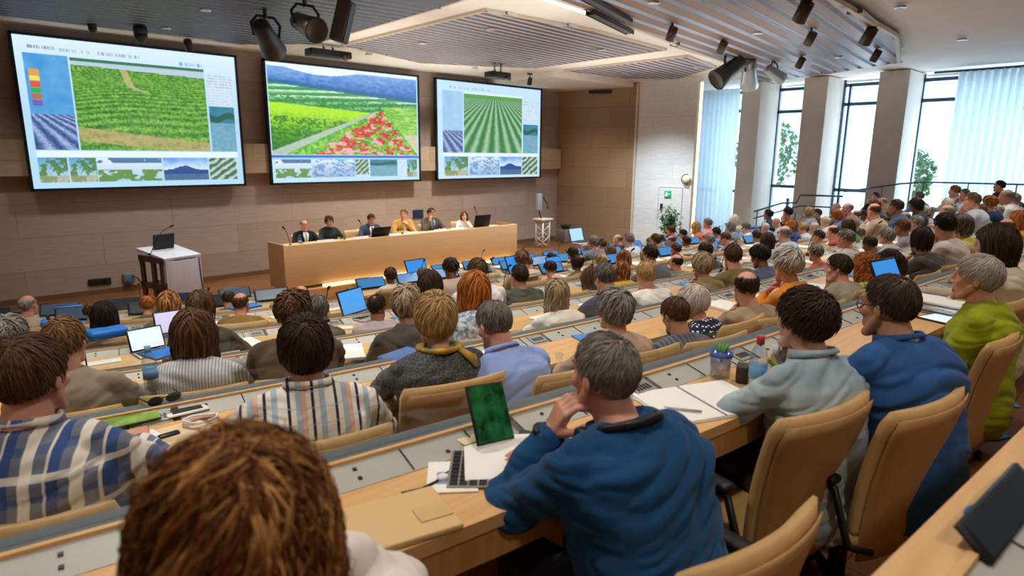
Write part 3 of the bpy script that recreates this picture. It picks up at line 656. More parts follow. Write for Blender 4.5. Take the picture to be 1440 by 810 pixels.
projector_light(hang(375, 52, 3.3), (.45, .5, -.35), 'big black stage spotlight tilted down, in front of the first screen gap', 1.3)
projector_light(hang(430, 35, 3.3), (.05, -.9, -.35), 'round bronze stage spotlight facing the audience, beside the big black one', 1.15, M_brn)
r = thing('hanging_loudspeaker', 'slim bronze loudspeaker box hanging from the ceiling by the white beam', 'loudspeaker', hang(482, 30, 3.3)); R = Euler((.25, .1, .6)).to_matrix()
MB().rbox((0, 0, 0), (.2, .2, .55), .03, R).build('cabinet', M_brn, r); MB().box(R @ Vector((.0, -.105, -.01)), (.13, .01, .48), R).build('grille', M_black, r); MB().cyl((0, 0, .2), (0, 0, .45), .02).build('hanger', M_dark, r)
def dome_cam(px, py, label, s=1, z=3.52):
    r = thing('dome_camera', label, 'camera', hang(px, py, z), 0, 'ceiling cameras'); MB().lathe([(.09*s, .14*s), (.1*s, .1*s), (.1*s, .02*s), (.06*s, .0)]).build('mount', M_dark, r); MB().ell((0, 0, -.01*s), (.095*s, .095*s, .1*s)).build('dome', M_black, r); return r
dome_cam(198, 50, 'black dome camera above the first screen', 1.1); dome_cam(130, 40, 'small dome camera above the first screen, farther left', .7, 3.632)
def track_head(px, py, label, z=3.42, m=None, aim=(.3, .5, -.8), s=1):
    r = thing('track_spotlight', label, 'spotlight', hang(px, py, z), 0, 'small ceiling spotlights'); d = Vector(aim).normalized(); q = Vector((0, 0, 1)).rotation_difference(d).to_matrix()
    b = MB(); b.lathe([(.03*s, -.09*s), (.06*s, -.08*s), (.065*s, .09*s), (.055*s, .095*s), (.05*s, .07*s)], n=14); b.v = [tuple(q @ Vector(v)) for v in b.v]; b.build('head', m or M_brn, r)
    b = MB(); b.cyl((0, 0, 0), (0, 0, .16*s), .014*s); b.box((0, 0, .18*s), (.16*s, .05*s, .04*s)); b.build('stem', M_dark, r); return r
for i, (px, py, lab) in enumerate(((265, 63, 'black spotlight on the soffit over the right end of the first screen'), (945, 47, 'spotlight at the far edge of the right slatted panel, nearest the beam'), (1016, 66, 'spotlight by the projector cluster, on the beam side'), (1130, 16, 'spotlight near the top edge of the right slatted panel'), (1140, 54, 'small spotlight in the middle of the right slatted panel'), (1222, 50, 'large spotlight near the outer corner of the right slatted panel'), (1232, 78, 'spotlight at the lower corner of the right slatted panel'), (1126, 88, 'spotlight above the second window pier'))):
    track_head(px, py, 'small bronze '+lab if 'black' not in lab else lab, 3.48 if px > 600 else 3.6, None if px > 600 else M_black, s=1.5 if px in (1222, 1130) else 1.2)
def wall_projector(px, py, label, w=.9, z=3.55):
    r = thing('projector', label, 'projector', hang(px, py, z)); MB().rbox((0, 0, 0), (w, .3, .14), .02).build('case', M_black, r); b = MB(); b.cyl((w*.3, -.1, -.04), (w*.3, -.22, -.08), .06, .05); b.build('lens', mat('lens_glass', '#5a4338', .1), r); b = MB(); b.cyl((-.1, 0, .05), (-.1, 0, .3), .025); b.cyl((.1, 0, .05), (.1, 0, .3), .025); b.build('bracket', M_alu, r); return r
wall_projector(462, 76, 'flat black projector hanging above the middle screen'); wall_projector(700, 106, 'black projector hanging above the third screen', .6, 3.42); 
track_head(745, 114, 'black spotlight at the top right of the third screen', 3.5, M_black)
# cluster of three by the window side
M_sil = mat('spot_silver', '#a9aeb2', .3, .7)
projector_light(hang(1027, 98, 3.35), (-.7, .35, -.55), 'dark flared floodlight at the left of the hanging window-side cluster', 1.5, mat('flood_dark', '#4b4844', .35, .5))
projector_light(hang(1054, 102, 3.35), (.5, .2, -.7), 'silver spotlight in the middle of the hanging window-side cluster', 1.3, M_sil)
projector_light(hang(1088, 103, 3.38), (.85, -.3, -.4), 'silver spotlight at the right of the hanging window-side cluster', 1.0, M_sil)
# slot vents
p0, p1 = at_y(828, 131, 13.2), at_y(884, 127, 12.2)
o = MB().box((0, 0, 0), ((p1-p0).length, .05, .1)).build('wall_vent', M_black); o.location = (p0+p1)/2; o.rotation_euler = (0, 0, math.atan2((p1-p0).y, (p1-p0).x)); tag(o, 'long black slot vent high on the brown side wall', 'vent')
for px, py, rz, lab in ((855, 14, .3, 'long black air slot beside the white beam, nearer the viewer'), (860, 33, .3, 'long black air slot beside the white beam, nearer the stage')):
    p = at_z(px, py, CEIL-.14 if px == 855 else CEIL-.15); m = MB(); m.box((0, 0, 0), (1.6, .08, .05)); m.box((0, .06, 0), (1.7, .02, .06)); m.box((0, -.06, 0), (1.7, .02, .06)); o = m.build('air_slot', M_black); o.location = p; o.rotation_euler = (0, 0, rz); tag(o, lab, 'vent', 'ceiling air slots')
p = at_z(790, 4, CEIL-.04); o = MB().rbox((0, 0, 0), (1.7, .16, .04), .01).build('strip_light', mat('strip_lens', '#fffaf0', .4, emit='#fff6e6', estr=5)); o.location = p; o.rotation_euler = (0, 0, .15); tag(o, 'bright linear ceiling light at the top edge by the beam', 'ceiling light')
# ------------------------------------------------------------------ curved desk rows
def sweep(k, prof, x0, x1, n=None, smooth=False):
    """profile (u forward of the seat line, z above the tier) swept along row k"""
    n = n or max(4, int(abs(x1-x0)/.35)); vs = []; m = len(prof)
    for i in range(n+1):
        x = x0+(x1-x0)*i/n
        for u, z in prof: px, py = off(k, x, u); vs.append((px, py, tierz(k)+z))
    fs = [(i*m+j, (i+1)*m+j, (i+1)*m+(j+1) % m, i*m+(j+1) % m) for i in range(n) for j in range(m)]
    fs += [tuple(range(m)), tuple(n*m+j for j in range(m))[::-1]]
    return MB().add(vs, fs, 0, smooth)
def yaw_at(k, x): return math.atan(slope(k, x))
M_cons = noise_mat('console_grey', '#a3a69f', '#aeb1aa', 3, rough=.45); M_consd = mat('console_module', '#8f9391', .4); M_ledge = mat('ledge_grey', '#5d646b', .5)
M_pane = bpy.data.materials.new('glass_screen'); M_pane.use_nodes = True; N, L_ = nodes(M_pane); N.clear()
o_ = N.new('ShaderNodeOutputMaterial'); mx = N.new('ShaderNodeMixShader'); t = N.new('ShaderNodeBsdfTransparent'); g = N.new('ShaderNodeBsdfGlossy')
t.inputs[0].default_value = (.93, .97, .965, 1); g.inputs['Roughness'].default_value = .05; mx.inputs[0].default_value = .04
L_.new(t.outputs[0], mx.inputs[1]); L_.new(g.outputs[0], mx.inputs[2]); L_.new(mx.outputs[0], o_.inputs[0])
ROWN = {-1: 'desk row behind the nearest audience', 0: 'nearest', 1: 'second nearest', 2: 'third nearest', 3: 'fourth nearest', 4: 'fifth nearest', 5: 'second from the stage', 6: 'first by the stage'}
def rowname(k): return {-1: 'the desk row in the bottom right corner', 0: 'the nearest full desk row', 1: 'the second nearest desk row', 2: 'the third nearest desk row', 3: 'the fourth nearest desk row', 4: 'the third desk row from the stage', 5: 'the second desk row from the stage', 6: 'the desk row closest to the stage'}[k]
AISLE = (3.35, 4.05)
PITCH_ = .62
# console of one seat: sloping plate with its modules
def console_mesh():
    b = MB(); c = .094
    b.add([(-.3, 0, 0), (.3, 0, 0), (.3, c, .024), (-.3, c, .024), (-.3, 0, -.012), (.3, 0, -.012), (.3, c, -.012), (-.3, c, -.012)], [(0, 1, 2, 3), (0, 4, 5, 1), (1, 5, 6, 2), (2, 6, 7, 3), (3, 7, 4, 0), (4, 7, 6, 5)], 0)
    R = Matrix.Rotation(math.atan(.024/c), 3, 'X')
    def pl(x, y, w_, h, mi, t=.004): b.box(Vector((x, y, y*.024/c+t/2)), (w_, h, t), R, mi)
    pl(.245, .047, .1, .075, 1, .006); pl(-.06, .047, .004, .09, 2, .003); pl(.15, .047, .004, .09, 2, .003)
    for x, y in ((-.2, .03), (.06, .03), (-.2, .065)): pl(x, y, .010, .010, 2, .004)
    for i in range(5): pl(.215+.015*i, .04, .008, .03, 2, .008)
    return b.mesh('console')
CONS = console_mesh()
def mic_mesh():
    b = MB(); b.cyl((0, 0, 0), (0, 0, .02), .025, .02, 10); pts = [(0, 0, .02), (0, -.005, .12), (.0, -.03, .22), (0, -.075, .29)]; b.tube(pts, .004, 5); b.cap((0, -.075, .29), (0, -.11, .315), .011, .012, 8); return b.mesh('microphone')
MICM = mic_mesh()
def flip_mesh():
    b = MB(); R = Matrix.Rotation(math.radians(-38), 3, 'X')
    b.rbox((0, .02, .075), (.42, .022, .165), .006, R, 0); b.box((0, .02-.0093, .075+.0073), (.38, .004, .135), R, 1); b.box((0, .03, .03), (.3, .04, .06), None, 0); return b.mesh('flip_monitor')
FLIP = flip_mesh()
M_flipb = mat('flip_screen_blue', '#2f6fae', .25, emit='#4d9be6', estr=.30); M_flipd = mat('flip_screen_dark', '#23303c', .25); M_flipg = mat('flip_screen_slate', '#46607a', .3)
def link(name, me, parent, mats, loc, rz, sc=1):
    o = bpy.data.objects.new(name, me); COL.objects.link(o); o.parent = parent; o.location = loc; o.rotation_euler = (0, 0, rz)
    while len(me.materials) < len(mats): me.materials.append(None)
    for i, m in enumerate(mats): o.material_slots[i].link = 'OBJECT'; o.material_slots[i].material = m
    return o
DESKTOP = .755
def desk_row(k, x0, x1, label):
    cx = max(x0, 0); r = thing('desk_row', label, 'desk', (0, 0, 0), 0, 'curved rows of audience desks')
    sweep(k, [(.21, .72), (.21, DESKTOP), (.505, DESKTOP), (.505, .72)], x0, x1).build('worktop', M_desk, r)
    sweep(k, [(.225, .63), (.225, .72), (.25, .72), (.25, .63)], x0, x1).build('apron', M_deskf, r)
    sweep(k, [(.505, .70), (.505, DESKTOP-.004), (.60, DESKTOP+.022), (.60, .70)], x0, x1).build('console_bed', mat('console_bed_dark', '#54504a', .5), r)
    sweep(k, [(.60, .72), (.60, .790), (.615, .790), (.615, .72)], x0, x1).build('edge_strip', M_desk, r)
    sweep(k, [(.615, .74), (.615, .785), (.685, .785), (.685, .74)], x0, x1).build('ledge', M_ledge if k >= 0 else M_desk, r)
    sweep(k, [(.655, 0), (.655, .74), (.677, .74), (.677, 0)], x0, x1).build('front_panel', M_deskf, r)
    if k >= 0: sweep(k, [(.64, .785), (.64, .865), (.644, .865), (.644, .785)], x0, x1).build('glass_screen', M_pane, r)
    n = int((x1-x0)/PITCH_); i = 0
    for i in range(n):
        x = x0+(x1-x0)*(i+.5)/n; px, py = off(k, x, .507); a = yaw_at(k, x)
        link('console', CONS, r, [M_cons, M_consd, M_black], (px, py, tierz(k)+DESKTOP+.001), a)
        if k >= 5 or (k == 4 and x > 6 and i % 2):
            px, py = off(k, x, .55); m = M_flipb if (x > 4.0 and k > 0) else (M_flipg if i % 3 == 0 else M_flipd)
            if k == -1: m = M_flipd
            link('flip_monitor', FLIP, r, [M_dark, m], (px, py, tierz(k)+DESKTOP+.008), a)
        if k == -1:
            px, py = off(k, x, .60); link('flip_monitor', FLIP, r, [M_dark, M_flipd], (px, py, tierz(k)+DESKTOP+.02), a, .5).scale = (.8, .5, .32)
        if i % 3 == 1 and k >= 2:
            px, py = off(k, x+.2, .58); link('microphone', MICM, r, [M_black], (px, py, tierz(k)+DESKTOP+.03), a)
    return r
for k in range(-1, 7):
    if k < 4: desk_row(k, XL if k >= 0 else .3, XRK[k], f'long curved oak desk with grey consoles, {rowname(k)}')
    else:
        desk_row(k, XL+1.2, AISLE[0], f'short curved oak desk left of the aisle, {rowname(k)}'); desk_row(k, AISLE[1]+(2.1 if k == 6 else 0), XRK[k], f'curved oak desk with consoles right of the aisle, {rowname(k)}')
# raised gallery by the windows, with a rail behind it
struct(MB().box((17.3, 2.75, -.85), (1.8, 1.1, 1.3)).build('floor_gallery_upper', M_floor)); struct(MB().box((17.3, 4.55, -1.0), (1.8, 2.5, 1.1)).build('floor_gallery_lower', M_floor))
r = thing('handrail', 'thin dark handrail running in front of the sheer curtain', 'rail', (17.95, 0, 0))
zr = at_x(1300, 256, 17.95).z; b = MB(); b.tube([(0, 1.6, zr+.02), (0, 4.35, zr), (0, 4.9, zr-.06), (0, 6.2, zr-.32)], .02, 8); b.build('top_rail', M_frame, r)
for y in (1.7, 2.6, 3.5, 4.4, 5.3): MB().cyl((0, y, -1.0), (0, y, zr-.0 if y < 4.5 else zr-.14), .014).build('post', M_frame, r)
r = thing('handrail', 'blue-grey stepped handrail by the second window, beside the pier', 'rail', (17.9, 0, 0)); b = MB(); z1 = at_x(1180, 277, 17.9).z
b.tube([(0, 8.6, z1-.55), (0, 7.8, z1-.25), (0, 7.4, z1-.22), (0, 7.3, z1), (0, 6.2, z1+.02)], .025, 8); b.tube([(0, 8.6, z1-.75), (0, 7.3, z1-.3), (0, 6.2, z1-.28)], .02, 8); b.build('top_rail', M_frame, r)
for y in (8.5, 7.4, 6.3): MB().cyl((0, y, FLOOR0), (0, y, z1-.02 if y < 7.4 else z1-.5), .018).build('post', M_frame, r)
# ------------------------------------------------------------------ chairs
M_lea = noise_mat('tan_leather', '#b8935f', '#c49d68', 20, rough=.5); M_leab = noise_mat('brown_leather_back', '#a07a4c', '#a98356', 20, rough=.5)
def chair_proto():
    r = thing('conference_chair', 'x', 'chair')
    # backrest: curved padded shell, wider at the top
    def shell(y0, t, w0, w1, z0, z1, bulge, roll):
        nu, nz = 14, 12; f = []; bk = []
        for i in range(nz+1):
            q = i/nz; z = z0+(z1-z0)*q; w_ = w0+(w1-w0)*q
            if q > .93: w_ *= 1-.05*((q-.93)/.07)**2
            for j in range(nu+1):
                x = -1+2*j/nu; yy = y0+bulge*x*x-.07*q*q; e = (1-.75*abs(x)**10)**.5*(1-.8*max(0, (q-.86)/.14)**4)**.5
                f.append((x*w_/2, yy+t/2*e, z)); bk.append((x*w_/2, yy-t/2*e, z))
        n = (nu+1)*(nz+1); F = [(i*(nu+1)+j, i*(nu+1)+j+1, (i+1)*(nu+1)+j+1, (i+1)*(nu+1)+j) for i in range(nz) for j in range(nu)]
        F2 = [(a+n, d+n, c+n, b_+n) for a, b_, c, d in F]; rim = []
        edge_ = [j for j in range(nu+1)]+[(i+1)*(nu+1)-1 for i in range(1, nz+1)]+[nz*(nu+1)+j for j in range(nu-1, -1, -1)]+[i*(nu+1) for i in range(nz-1, 0, -1)]
        for a, b_ in zip(edge_, edge_[1:]+edge_[:1]): rim.append((a, a+n, b_+n, b_))
        return MB().add(f+bk, F+F2+rim, 0, True)
    shell(-.175, .05, .44, .47, .44, .91, .035, 0).build('backrest', M_lea, r)
    s_ = shell(-.1985, .014, .42, .45, .37, .888, .035, 0); s_.build('back_shell', M_leab, r)
    MB().rbox((0, .06, .435), (.46, .46, .08), .035, None, 0, 3).build('seat', M_lea, r)
    for sd in (-1, 1):
        b = MB(); b.tube([(sd*.2, -.2, .42), (sd*.265, -.16, .44), (sd*.27, -.1, .62), (sd*.27, .1, .64)], .013, 8); b.rbox((sd*.27, .02, .65), (.055, .26, .03), .012); b.build('armrest', M_dark, r)
    MB().lathe([(.03, .06), (.03, .3), (.022, .3), (.022, .4)]).build('column', M_dark, r)
    for i in range(4):
        a = PI/4+i*PI/2; d = Vector((math.cos(a), math.sin(a), 0)); b = MB(); b.tube([d*.02+Vector((0, 0, .09)), d*.16+Vector((0, 0, .07)), d*.29+Vector((0, 0, .035))], [.024, .02, .015], 8); b.cyl(d*.28, d*.28+Vector((0, 0, .035)), .02); b.build('leg', M_black, r)
    return r
CHAIR = chair_proto(); CHAIR_USED = False
def chair(x, y, z, rz, label, group):
    global CHAIR_USED
    if not CHAIR_USED:
        CHAIR_USED = True; CHAIR.location = (x, y, z); CHAIR.rotation_euler = (0, 0, rz); CHAIR['label'] = label; CHAIR['group'] = group; return CHAIR
    return dup(CHAIR, (x, y, z), rz, label, group)
# ------------------------------------------------------------------ people
def hn3(a, b_, c): h = np.sin(a*127.1+b_*311.7+c*74.7)*43758.5453; return h-np.floor(h)
def vn3(p):
    i = np.floor(p); f = p-i; f = f*f*(3-2*f); r = 0
    for dx in (0, 1):
        for dy in (0, 1):
            for dz in (0, 1):
                wgt = (f[:, 0] if dx else 1-f[:, 0])*(f[:, 1] if dy else 1-f[:, 1])*(f[:, 2] if dz else 1-f[:, 2])
                r = r+wgt*hn3(i[:, 0]+dx, i[:, 1]+dy, i[:, 2]+dz)
    return r
def skinify(mb, name, voxel, it, wrinkle=0, wscale=9, seed=0):
    """one continuous smooth surface over the shapes in mb"""
    me = mb.mesh('tmp'); o = bpy.data.objects.new('tmp', me); COL.objects.link(o)
    r = o.modifiers.new('r', 'REMESH'); r.mode = 'VOXEL'; r.voxel_size = voxel; r.use_smooth_shade = True
    s_ = o.modifiers.new('s', 'SMOOTH'); s_.factor = .5; s_.iterations = it
    dg = bpy.context.evaluated_depsgraph_get(); dg.update(); out = bpy.data.meshes.new_from_object(o.evaluated_get(dg)); out.name = name
    bpy.data.objects.remove(o); bpy.data.meshes.remove(me)
    if wrinkle:
        n = len(out.vertices); co = np.empty(n*3, np.float32); out.vertices.foreach_get('co', co); co = co.reshape(-1, 3)
        no = np.empty(n*3, np.float32); out.vertices.foreach_get('normal', no); no = no.reshape(-1, 3)
        q = co*np.array([wscale*.45, wscale*.6, wscale*1.9])+seed*3.7; q[:, 2] += 1.6*np.sin(co[:, 0]*7+seed)
        d = (np.abs(vn3(q)-.5)*2)**.8-.25; d += .5*(np.abs(vn3(q*2.3+5)-.5)*2-.5)
        co = co+no*(d*wrinkle)[:, None]; out.vertices.foreach_set('co', co.ravel()); out.update()
    out.polygons.foreach_set('use_smooth', [True]*len(out.polygons))
    return out
class Rig:
    def __init__(s, lean, twist=0):
        s.lean = lean; s.twist = twist
        s.hs = np.linspace(.53, 1.06, 54); a = lean*np.clip((s.hs-.5)/.22, 0, 1); dh = s.hs[1]-s.hs[0]
        s.y = np.concatenate([[0], np.cumsum(np.sin(a[:-1])*dh)]); s.z = .53+np.concatenate([[0], np.cumsum(np.cos(a[:-1])*dh)])
    def ang(s, h): return s.lean*min(max((h-.5)/.22, 0), 1)
    def P(s, h, x=0, y=0):
        a = s.ang(h)
        if h < .53: c = Vector((0, 0, h))
        else: c = Vector((0, float(np.interp(h, s.hs, s.y)), float(np.interp(h, s.hs, s.z))))
        tw = s.twist*min(max((h-.6)/.4, 0), 1); f = Vector((0, math.cos(a), -math.sin(a))); r = Vector((1, 0, 0))
        ct, st = math.cos(tw), math.sin(tw)
        return c+(r*ct+f*st)*x+(f*ct-r*st)*y
TORSO = {'m': [(.40, .165, .13, .02), (.5, .182, .14, 0), (.58, .17, .132, 0), (.68, .163, .122, .0), (.78, .172, .122, -.005), (.87, .186, .126, -.01), (.925, .184, .118, -.015), (.965, .155, .098, -.018), (.995, .11, .08, -.018), (1.03, .072, .066, -.01), (1.06, .058, .06, 0)],
         'f': [(.40, .165, .13, .02), (.5, .182, .14, 0), (.58, .165, .128, 0), (.68, .142, .112, .0), (.78, .15, .122, .005), (.87, .163, .128, .01), (.93, .166, .112, -.01), (.975, .14, .09, -.018), (1.005, .095, .07, -.015), (1.03, .06, .058, -.01), (1.06, .05, .054, 0)]}
def torso_loft(mb, rig, sex, inf, girth=1, hmax=1.07, n=28):
    rs = [t for t in TORSO[sex] if t[0] <= hmax]; vs = []
    for h, w_, d, yo in rs:
        for j in range(n):
            q = 2*PI*j/n; c, s_ = math.cos(q), math.sin(q); e = .85
            vs.append(rig.P(h, math.copysign(abs(c)**e, c)*(w_*girth+inf), yo+math.copysign(abs(s_)**e, s_)*(d*girth+inf)))
    k = len(rs); fs = [(i*n+j, i*n+(j+1) % n, (i+1)*n+(j+1) % n, (i+1)*n+j) for i in range(k-1) for j in range(n)]
    fs += [tuple(range(n))[::-1], tuple((k-1)*n+j for j in range(n))]; mb.add(vs, fs)
def ik(sh, wr, L1, L2, pole):
    d = wr-sh; D = d.length
    if D > (L1+L2)*.995: wr = sh+d.normalized()*(L1+L2)*.995; d = wr-sh; D = d.length
    a = (L1*L1-L2*L2+D*D)/(2*D); h = math.sqrt(max(L1*L1-a*a, 1e-6)); u = d/D
    p = Vector(pole); p = (p-u*p.dot(u)).normalized(); return sh+u*a+p*h, wr
def hand(mb, wr, d, nrm, side, curl=.35, spread=.12, s=1):
    """palm, four bent fingers of unequal length and a thumb from the side of the palm"""
    d = d.normalized(); nrm = (nrm-d*nrm.dot(d)).normalized(); x = d.cross(nrm)*side   # x: towards the thumb side
    P = lambda a, b_, c: wr+(d*a+x*b_+nrm*c)*s
    for b_ in (-.028, -.010, .010, .027): mb.cap(P(.012, b_*.6, 0), P(.085, b_, .004), .017*s, .0135*s, 10)
    for b_, L_, q in ((.03, .072, .05), (.0105, .08, 0), (-.0095, .075, -.05), (-.0285, .058, -.12)):
        p = P(.088, b_, .004); a = curl*.6; dr = d+x*(q+spread*b_*8)
        for seg, f in enumerate((.45, .32, .23)):
            v = (dr.normalized()*math.cos(a)-nrm*math.sin(a)); p2 = p+v*L_*f*s
            mb.cap(p, p2, (.0095-.0011*seg)*s, (.0088-.0011*seg)*s, 8); p = p2; a += curl*1.15
    p = P(.03, .03, -.004); p2 = P(.058, .058, -.012-.01*curl); p3 = P(.085, .064-.01*curl, -.022-.025*curl); mb.cap(p, p2, .0145*s, .0115*s, 8); mb.cap(p2, p3, .011*s, .009*s, 8)
HEADR = (.079, .099, .094); HEADC = Vector((0, -.012, .03))
def head_shapes(mb, Hm, sex):
    T = lambda *p: Hm @ Vector(p); R = Hm.to_3x3(); e = lambda c, r: mb.ell(T(*c), r, 20, 14, 0, R)
    k = lambda a, b_, ra, rb: mb.cap(T(*a), T(*b_), ra, rb, 10)
    e((0, -.012, .03), (.076, .095, .088)); e((0, .022, -.035), (.06, .068, .08)); e((0, .03, -.075), (.05, .052, .042))
    k((-.012, .074, -.105), (.012, .074, -.105), .019, .019)
    k((-.034, .07, .034), (.034, .07, .034), .016, .016); k((0, .086, .022), (0, .105, -.022), .0085, .0125)
    e((.012, .096, -.03), (.0095, .011, .008)); e((-.012, .096, -.03), (.0095, .011, .008))
    e((.042, .055, -.02), (.024, .022, .022)); e((-.042, .055, -.02), (.024, .022, .022))
    k((-.017, .083, -.063), (.017, .083, -.063), .0075, .0075); k((-.015, .082, -.074), (.015, .082, -.074), .0085, .0085)
    for s_ in (1, -1):
        k((s_*.018, .075, .0235), (s_*.046, .067, .0205), .0068, .0068)
        mb.ell(T(s_*.081, -.014, -.004), (.008, .018, .030), 12, 10, 0, R @ Matrix.Rotation(s_*.35, 3, 'Z') @ Matrix.Rotation(-.15, 3, 'X'))
        k((s_*.058, .0, -.04), (s_*.042, .045, -.094), .018, .018)
        mb.ell(T(s_*.076, -.012, -.004), (.010, .010, .014), 10, 8, 0, R)
def head_extras(me, Hm, browc=4):
    """eyes, irises and eyebrows joined to the body mesh"""
    mb = MB(); T = lambda *p: Hm @ Vector(p); R = Hm.to_3x3()
    for s_ in (1, -1):
        mb.ell(T(s_*.032, .0672, .011), (.0115, .0115, .0115), 12, 10, 2, R); mb.ell(T(s_*.0325, .0763, .0105), (.0062, .003, .0062), 10, 6, 3, R)
        mb.tube([T(s_*.014, .087, .036), T(s_*.03, .086, .043), T(s_*.05, .07, .036)], [.004, .0055, .003], 6, 4)
    bm = bmesh.new(); bm.from_mesh(me); off_ = len(bm.verts); vs = [bm.verts.new(v) for v in mb.v]
    for f, mi in zip(mb.f, mb.mi):
        fc = bm.faces.new([vs[i] for i in f]); fc.material_index = mi; fc.smooth = True
    iv = Hm.inverted()
    for f in bm.faces:
        if f.material_index == 0:
            c = iv @ f.calc_center_median()
            if abs(c.x) < .026 and -.083 < c.z < -.057 and c.y > .078 and abs(c.z+.069)+abs(c.x)*.35 < .0135: f.material_index = 1
    bm.to_mesh(me); bm.free()
def build_variant(sex='m', lean=.12, hy=0, hp=0, ht=0, armL='desk', armR='desk', vox=.0065, girth=1, sleeve='long', twist=0, seed=0, wr=.013, collar=True, hx=0, wristL=None, wristR=None, topvox=None, low=False):
    """body, top, trousers and shoes of a seated figure; origin on the floor under the hips, facing +Y"""
    rig = Rig(lean, twist); sw = .18 if sex == 'm' else .155
    an = lean*.45+.12; nb = rig.P(1.02); hc = nb+Vector((hx, .128*math.sin(an)+.025, .128*math.cos(an)))
    Hm = Matrix.Translation(hc) @ Euler((-(lean*.35+hp), ht, -hy), 'XYZ').to_matrix().to_4x4() @ Matrix.Scale(.94, 4)
    wrists = {}; body = MB(); top = MB(); head_shapes(body, Hm, sex)
    body.cap(rig.P(.97, 0, -.01), Hm @ Vector((0, -.022, -.06)), .062 if sex == 'm' else .05, .056 if sex == 'm' else .047, 16)
    torso_loft(body, rig, sex, -.02, girth); torso_loft(top, rig, sex, .014, girth, 1.03)
    if collar:
        pass
        for j in range(20):
            q = 2*PI*j/20; q2 = 2*PI*(j+1)/20; r0, r1 = (.083, .076) if sex == 'm' else (.07, .066)
            f = lambda h, r, q: rig.P(h, r*math.cos(q), -.006+r*.95*math.sin(q))
            for h, r in ((.99, r0+.006), (1.01, (r0+r1)/2), (1.03, r1)): top.cap(f(h, r, q), f(h, r, q2), .011, .011, 6)
    for sd, arm, wpos in ((-1, armL, wristL), (1, armR, wristR)):
        sh = rig.P(.95, sd*sw, -.008); pole = (sd*.8, -.35, -.6); nrm = Vector((0, 0, 1)); curl = .32
        if arm == 'desk': wr_ = Vector((sd*.13, .44, .80)); hd = Vector((-sd*.45, 1, -.02))
        elif arm == 'fold': wr_ = Vector((-sd*.03, .40, .81+.02*sd)); hd = Vector((-sd*1, .25, 0)); pole = (sd, -.2, -.5)
        elif arm == 'lap': wr_ = Vector((sd*.08, .33, .62)); hd = Vector((-sd*.6, .8, -.1))
        elif arm == 'chin':
            t = Hm @ Vector((sd*.02, .085, -.125)); wr_ = t+Vector((sd*.05, .035, -.085)); hd = (t-wr_)+Vector((-sd*.02, -.01, 0)); nrm = Vector((sd*.3, 1, .2)); curl = .9; pole = (sd*.7, .3, -1)
        elif arm == 'cheek':
            t = Hm @ Vector((sd*.078, .045, -.06)); wr_ = t+Vector((sd*.035, .045, -.115)); hd = t-wr_; nrm = Vector((sd, .35, 0)); curl = .7; pole = (sd*.8, .2, -1)
        else: wr_ = Vector(wpos[0]); hd = Vector(wpos[1]); nrm = Vector(wpos[2]); curl = wpos[3]; pole = wpos[4] if len(wpos) > 4 else pole
        L1, L2 = (.30, .265) if sex == 'm' else (.275, .245)
        el, wr_ = ik(sh, wr_, L1, L2, pole); g = girth if sex == 'm' else girth*.86
        body.cap(sh, el, .04*g, .034*g, 12); body.cap(el, el.lerp(wr_, .3), .035*g, .037*g, 12); body.cap(el.lerp(wr_, .3), wr_, .037*g, .027*g, 12)
        wrists[sd] = (wr_.copy(), hd.normalized()); hand(body, wr_, hd, nrm, -sd, curl, s=1.0 if sex == 'm' else .9)
        top.cap(rig.P(.995, sd*.05, -.018), rig.P(.965, sd*(sw-.02), -.012), .05*g, .058*g, 14); top.cap(rig.P(.95, sd*(sw-.075), -.014), sh, .066*g, .06*g, 14); top.cap(sh, sh.lerp(el, .6), .061*g, .057*g, 14)
        if sleeve == 'short': pass
        elif sleeve == 'roll': top.cap(sh.lerp(el, .6), el, .058*g, .052*g, 14); top.cap(el, el.lerp(wr_, .42), .053*g, .05*g, 14); top.cap(el.lerp(wr_, .38), el.lerp(wr_, .46), .055*g, .055*g, 14)
        else: top.cap(sh.lerp(el, .6), el, .058*g, .051*g, 14); top.cap(el, el.lerp(wr_, .5), .052*g, .047*g, 14); top.cap(el.lerp(wr_, .5), el.lerp(wr_, .93), .047*g, .038*g, 14)
    leg = MB(); shoe = MB()
    for sd in (-1, 1):
        hp_ = Vector((sd*.095, .02, .53)); kn = Vector((sd*.13, .44, .53)); an_ = Vector((sd*.12, .40, .09))
        body.cap(hp_, kn, .06, .05, 10); body.cap(kn, an_, .05, .035, 10); body.cap(an_, an_+Vector((0, .1, -.05)), .03, .028, 8)
        leg.cap(hp_, kn, .088, .064, 14); leg.cap(kn, an_, .062, .05, 14)
        shoe.cap(an_+Vector((0, -.03, -.04)), an_+Vector((0, .06, -.045)), .042, .042, 10); shoe.cap(an_+Vector((0, .06, -.045)), an_+Vector((sd*.015, .17, -.058)), .042, .032, 10)
    leg.ell((0, .02, .53), (.165*girth, .11*girth, .085), 18, 10)
    me = skinify(body, 'body', vox, 3); head_extras(me, Hm)
    mt = skinify(top, 'top', topvox or vox*1.5, 4, wr, 9, seed+1)
    ml = skinify(leg, 'trousers', .024 if low else .016, 3, .006, 8, seed); ms = skinify(shoe, 'shoes', .02 if low else .014, 2)
    return dict(body=me, top=mt, trousers=ml, shoes=ms, H=Hm, rig=rig, sex=sex, hc=hc, wrists=wrists)

